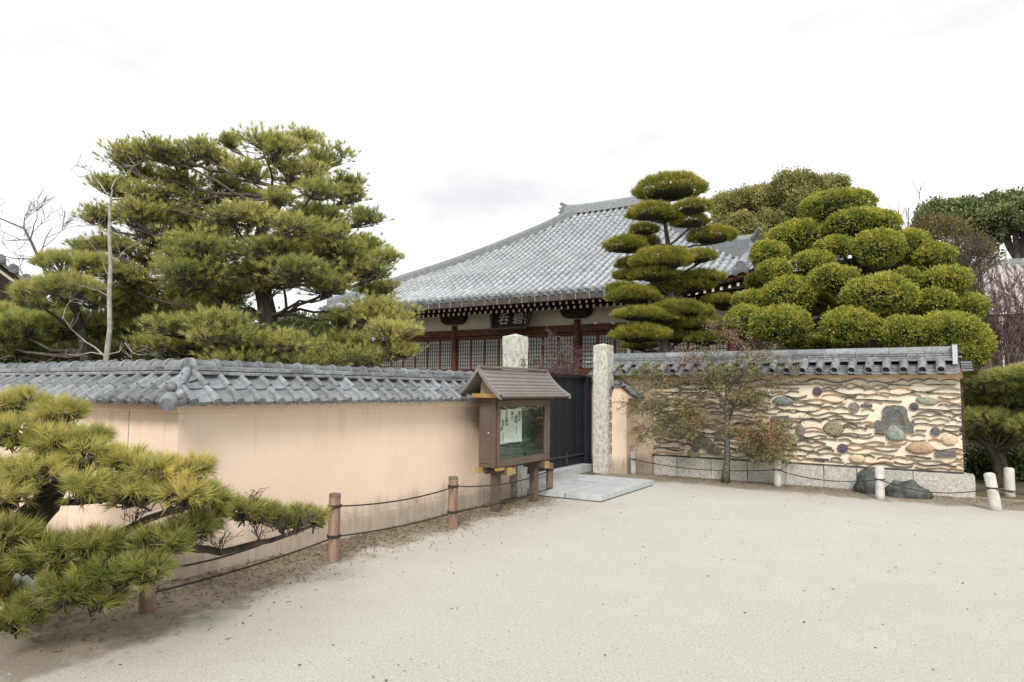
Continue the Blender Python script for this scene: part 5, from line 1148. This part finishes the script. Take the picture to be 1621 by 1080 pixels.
bushy('background_tree', 'airy evergreen tree at the top right edge with slender forked stems', 'tree', [(1600,325,30,18,36),(1640,340,40,30,36),(1612,355,22,14,36),(1578,335,20,16,36),(1590,365,14,8,36)], M_DKL, 1500, .16, core=False, dens=.9, sub=8)
b = MB()
for path in (((1612, 640), (1612, 440), (1610, 420), (1600, 385), (1590, 350), (1580, 330)), ((1612, 425), (1618, 390), (1622, 350)), ((1610, 410), (1598, 392), (1588, 372)), ((1625, 640), (1622, 430), (1616, 395), (1605, 360))):
    b.tube([atY(x, y, 36) for x, y in path], [.14, .12, .10, .07, .05, .03][:len(path)], 5)
tag(b.build('slender_stems', M_TWIG), 'slender forked grey stems rising against the sky at the right edge', 'tree stems')
bushy('background_tree', 'brownish thin-leaved tree below the dark evergreen at the right', 'tree', [(1500,385,46,32,30),(1535,405,38,24,30),(1475,360,24,18,30),(1470,395,24,26,30)], M_BRL, 620, .15, core=False, asp=.3, dens=.85)
def twiggy(name, lab, base_px, Y, tips_px, m, r0=.03, n=5, depth=3, cat='bush', ln=.5, minr=.006, up=.35):
    c0 = atY(base_px[0], base_px[1], Y); r = root(name, (c0.x, c0.y, 0), lab, cat); b = MB(); g = Vector((c0.x, c0.y, 0))
    for (x, y) in tips_px:
        e = atY(x, y, Y+random.uniform(-.8, .8)); limb(b, g+Vector((random.gauss(0, .2), random.gauss(0, .2), 0)), e, r0, r0*.45, 0, .06, 5, 4)
        for k in range(n): branching(b, g.lerp(e, random.uniform(.55, 1)), (e-g).normalized()+Vector((random.gauss(0, .6), random.gauss(0, .6), random.gauss(.1, .3))), ln, r0*.4, depth, up, .55, 3, 3, minr)
    b.build('branches', m, r)
twiggy('bare_bush', 'tangle of bare purple-brown twigs beyond the right end of the clay wall', (1600, 600), 19.5, [(1548, 485), (1572, 478), (1600, 470), (1625, 470), (1560, 500), (1590, 470), (1620, 480), (1550, 510), (1585, 515), (1615, 520), (1640, 480)], M_PURPLE, .022, 7, 3, ln=.42, minr=.006)
twiggy('bare_bush', 'pale brown twiggy treetop below the dark evergreen at the right', (1530, 600), 28, [(1490, 425), (1510, 415), (1530, 410), (1545, 412), (1555, 425), (1520, 430), (1475, 425)], M_TWIG, .03, 6, 3, ln=.75, minr=.010)
twiggy('bare_tree', 'thin leafless twig standing against the sky left of the dark evergreen', (1450, 600), 36, [(1438, 350)], M_TWIG, .05, 3, 2, 'tree', 1.3, .012)
twiggy('weeping_plum', 'small leafless weeping plum between the left pillar and the temple screens', (880, 640), 16, [(858, 562), (872, 555), (885, 556), (900, 562), (915, 570), (866, 575), (893, 572)], M_PURPLE, .022, 6, 3, 'tree', .34, .0065, -.15)
# ---- small pine right of the clay wall
rp_ = root('pine_tree', atY(1580, 760, 15.0).xy.to_3d(), 'small low pine at the right edge behind the clay wall, beside the stone posts', 'tree'); tw = MB()
tb = MB(); tb.tube([atY(x, y, 15.0) for x, y in ((1588, 765), (1580, 725), (1566, 706), (1548, 695))], [.13, .11, .07, .05], 8); tb.tube([atY(x, y, 15.0) for x, y in ((1580, 728), (1594, 705), (1612, 690))], [.08, .05, .035], 7); tb.build('trunk', M_BARK, rp_)
for (px, py, rx, ry) in [(1560,612,48,20),(1612,606,44,20),(1545,640,34,16),(1590,640,48,20),(1640,640,40,22),(1560,668,44,18),(1610,672,44,16),(1548,690,28,12),(1600,692,44,13),(1650,680,40,20),(1640,600,40,20)]:
    c = atY(px, py, rng.uniform(14.3, 15.6)); z = (c-O3).dot(FW); s = z/FPX; R_ = np.array((rx*s, rx*s*.9, ry*s)); n = int(rx*ry*.5); P, D = pad_pts(c, R_*(1+.15*rng.random()), n, .4)
    V, t = needles(P, D, 26, .12, .010, .45, .42+.25*(P[:, 2]-c.z)/R_[2]+rng.normal(size=n)*.14); np_obj('foliage_pad', V, 3, M_NEED, rp_, t)  # tint rises within each pad: light above and shade below put into colour
    base = c-Vector((0, 0, R_[2]*.7)); limb(tw, atY(1575, 712, 15.0), base, .03, .015, 0, .1, 4, 4)
    for i in range(0, n, 6): tw.tube([base, P[i]], [.009, .006], 3, caps=False)
tw.build('branches', M_TWIG, rp_)
bushy('evergreen_shrub', 'dark low hedge under the small pine at the right edge', 'shrub', [(1560,735,50,22,16.5),(1620,730,50,26,16.5)], M_DKL, 1500, .08)
# ---- lichened shrub in front of the clay wall
ls = root('shrub_tree', atY(1148, 752, 12.9).xy.to_3d(), 'thin lichened shrub with sparse green and orange leaves in front of the clay wall', 'tree')
g = atY(1148, 752, 12.75); Ys = 12.75; b = MB()
tr = [Vector((g.x, Ys, 0)), atY(1150, 720, Ys), atY(1152, 680, Ys), atY(1150, 640, Ys), atY(1149, 610, Ys), atY(1147, 585, Ys)]; tr = [p+Vector((.02*math.sin(i*2.1), 0, 0)) for i, p in enumerate(tr)]; b.tube(tr, [.080, .056, .046, .044, .030, .012], 8); tb2 = [(atY(1151, 668, Ys), atY(1170, 625, Ys+.1), atY(1183, 560, Ys+.15)), (atY(1151, 655, Ys), atY(1132, 618, Ys-.1), atY(1112, 566, Ys-.1)), (atY(1150, 700, Ys), atY(1128, 668, Ys-.15), atY(1085, 640, Ys-.2))]
for q3 in tb2: b.tube(q3, [.034, .022, .003], 6); me = b.mesh('trunk', stone_mat('lichened bark', (.13, .125, .10), (.33, .335, .29))); inst('trunk', rough_mesh(me, 1, .010, 14), None, ls)
b = MB(); tips = []
ends = [((1150, 640), (1120, 615), .028), ((1149, 628), (1170, 590), .028), ((1150, 650), (1185, 640), .014), ((1147, 590), (1130, 560), .014), ((1147, 590), (1175, 560), .012), ((1147, 600), (1095, 575), .014), ((1120, 615), (1060, 600), .012), ((1120, 615), (1080, 640), .012), ((1150, 670), (1085, 660), .012), ((1151, 690), (1110, 672), .012), ((1152, 690), (1200, 680), .012), ((1152, 680), (1225, 688), .010), ((1170, 590), (1210, 570), .012), ((1130, 560), (1145, 520), .009), ((1060, 600), (1010, 605), .009), ((1085, 660), (1030, 680), .009), ((1200, 680), (1235, 700), .008), ((1210, 570), (1235, 590), .008), ((1060, 600), (1015, 620), .009), ((1080, 640), (1030, 650), .009), ((1170, 590), (1215, 610), .010), ((1151, 700), (1090, 685), .009), ((1152, 700), (1180, 705), .009)]
for a_, e_, r in ends:
    for rep in range(2 if a_[1] > 610 else 1):
        A_ = atY(*a_, Ys+random.uniform(-.05, .05)); E_ = atY(e_[0]+random.gauss(0, 6), e_[1]+random.gauss(0, 5), Ys+random.uniform(-.45, .35)); pts = limb(b, A_, E_, r*(1 if rep == 0 else .6), r*.4, -.03, .12, 5, 5)
        for k in range(5 if a_[1] > 600 else 3): branching(b, pts[random.randint(2, 5)], (E_-A_).normalized()+Vector((random.gauss(0, .6), random.gauss(0, .5), random.gauss(.02, .22))), .25, .0065, 3, .03, .7, 3, 3, .0026, tips)
b.build('branches', M_TWIG, ls)
T = np.array([list(q) for q, d in tips]); print('shrub tips', len(T))
pxl = np.array([(810.5+FPX*(Vector(q)-O3).dot(CR)/(Vector(q)-O3).dot(FW), 540-FPX*(Vector(q)-O3).dot(CU)/(Vector(q)-O3).dot(FW)) for q in T])
orr = np.zeros(len(T))
for cx, cy, rr in ((1095, 572, 22), (1150, 532, 16), (1110, 655, 18), (1215, 655, 16), (1225, 690, 20), (1180, 680, 22), (1130, 640, 14), (1060, 592, 14)): orr += np.exp(-((pxl[:, 0]-cx)**2+(pxl[:, 1]-cy)**2)/rr**2)
isO = rng.random(len(T)) < np.clip(orr*.8, 0, .62); isT = (~isO) & (rng.random(len(T)) < np.where(pxl[:, 1] < 575, .75, .22)); isG = ~(isO | isT)
for nm, msk, m_, k_ in (('orange_leaves', isO, M_ORANGE, 7), ('tan_leaves', isT, M_DEADP, 4), ('green_leaves', isG, M_SHRUB, 8)):
    P = T[msk]; V, t = leaves(P, nrm(rng.normal(size=P.shape)+np.array([0, 0, .6])), k_, .030, .9, .5+rng.normal(size=len(P))*.25, .9, .5); np_obj(nm, V, 4, m_, ls, t)
# ---- litter on the dirt bands
def band_pts(n):
    out = []
    while len(out) < n:
        if random.random() < .68:
            y = 2.2+random.random()*7.6; x = -5.56+abs(random.gauss(0, .38))*(1.25 if y < 4.5 else 1)
        else: x = -4.6+random.random()*7; y = 13.15-abs(random.gauss(0, .42))
        if -6 < x < -4.2 and 9.3 < y < 11.8: continue
        out.append((x, y, .004))
    return np.array(out)
P = band_pts(5200); D = nrm(rng.normal(size=P.shape)*np.array([1, 1, .10])); V, t = needles(P, D, 4, .055, .0028, .35, .4+rng.normal(size=len(P))*.2); V[:, 2] = np.abs(V[:, 2])+.003; tag(np_obj('needle_litter', V, 3, M_LIT, None, t), 'dry pine needles and leaf litter scattered along the foot of the walls', 'leaf litter', kind='stuff')
P = band_pts(2300); D = nrm(rng.normal(size=P.shape)*np.array([1, 1, .3])); V, t = leaves(P, D, 1, .024, .3, .4+rng.normal(size=len(P))*.3, .4, .6); V[:, 2] = np.abs(V[:, 2])+.003; tag(np_obj('fallen_leaves', V, 4, M_LIT, None, t), 'small brown fallen leaves on the dirt strip', 'fallen leaves', kind='stuff')
n = 420; P = np.stack([-4.6+rng.random(n)*8.5, 2.2+rng.random(n)*9.8, np.full(n, .006)], 1); P = P[P[:, 1]-2.2 > (P[:, 0]+1)*-.2]; D = nrm(rng.normal(size=P.shape)*np.array([1, 1, .15])); V, t = leaves(P, D, 1, .026, .2, .4+rng.normal(size=len(P))*.3, .3, .5); V[:, 2] = np.abs(V[:, 2])+.002; tag(np_obj('stray_leaves', V, 4, M_LIT, None, t), 'few dry leaves blown over the open gravel', 'fallen leaves', kind='stuff')
# pebbles scattered over the gravel
n = 9000; Xp = -5+rng.random(n)*9; Yp = 1.8+rng.random(n)**1.6*10; P = np.stack([Xp, Yp, np.zeros(n)], 1); V = []; 
ang = rng.random(n)*6.28; sz = .0025+.0045*rng.random(n)**3
base = []
for k in range(4): base.append(P+np.stack([np.cos(ang+k*PI/2)*sz*(1+.4*(k % 2)), np.sin(ang+k*PI/2)*sz, 0*sz], 1))
top = P+np.stack([0*sz, 0*sz, sz*.8], 1)
V = np.stack([x for k in range(4) for x in (base[k], base[(k+1) % 4], top)], 1).reshape(-1, 3)
tag(np_obj('loose_pebbles', V, 3, mat('pebble grey', (.16, .15, .135), (.44, .42, .38), 60, .9, tint=.3), None, np.repeat(rng.random(n), 4)), 'loose grit scattered over the pale gravel yard', 'pebbles', kind='stuff')
print('objects', len(SC.objects))
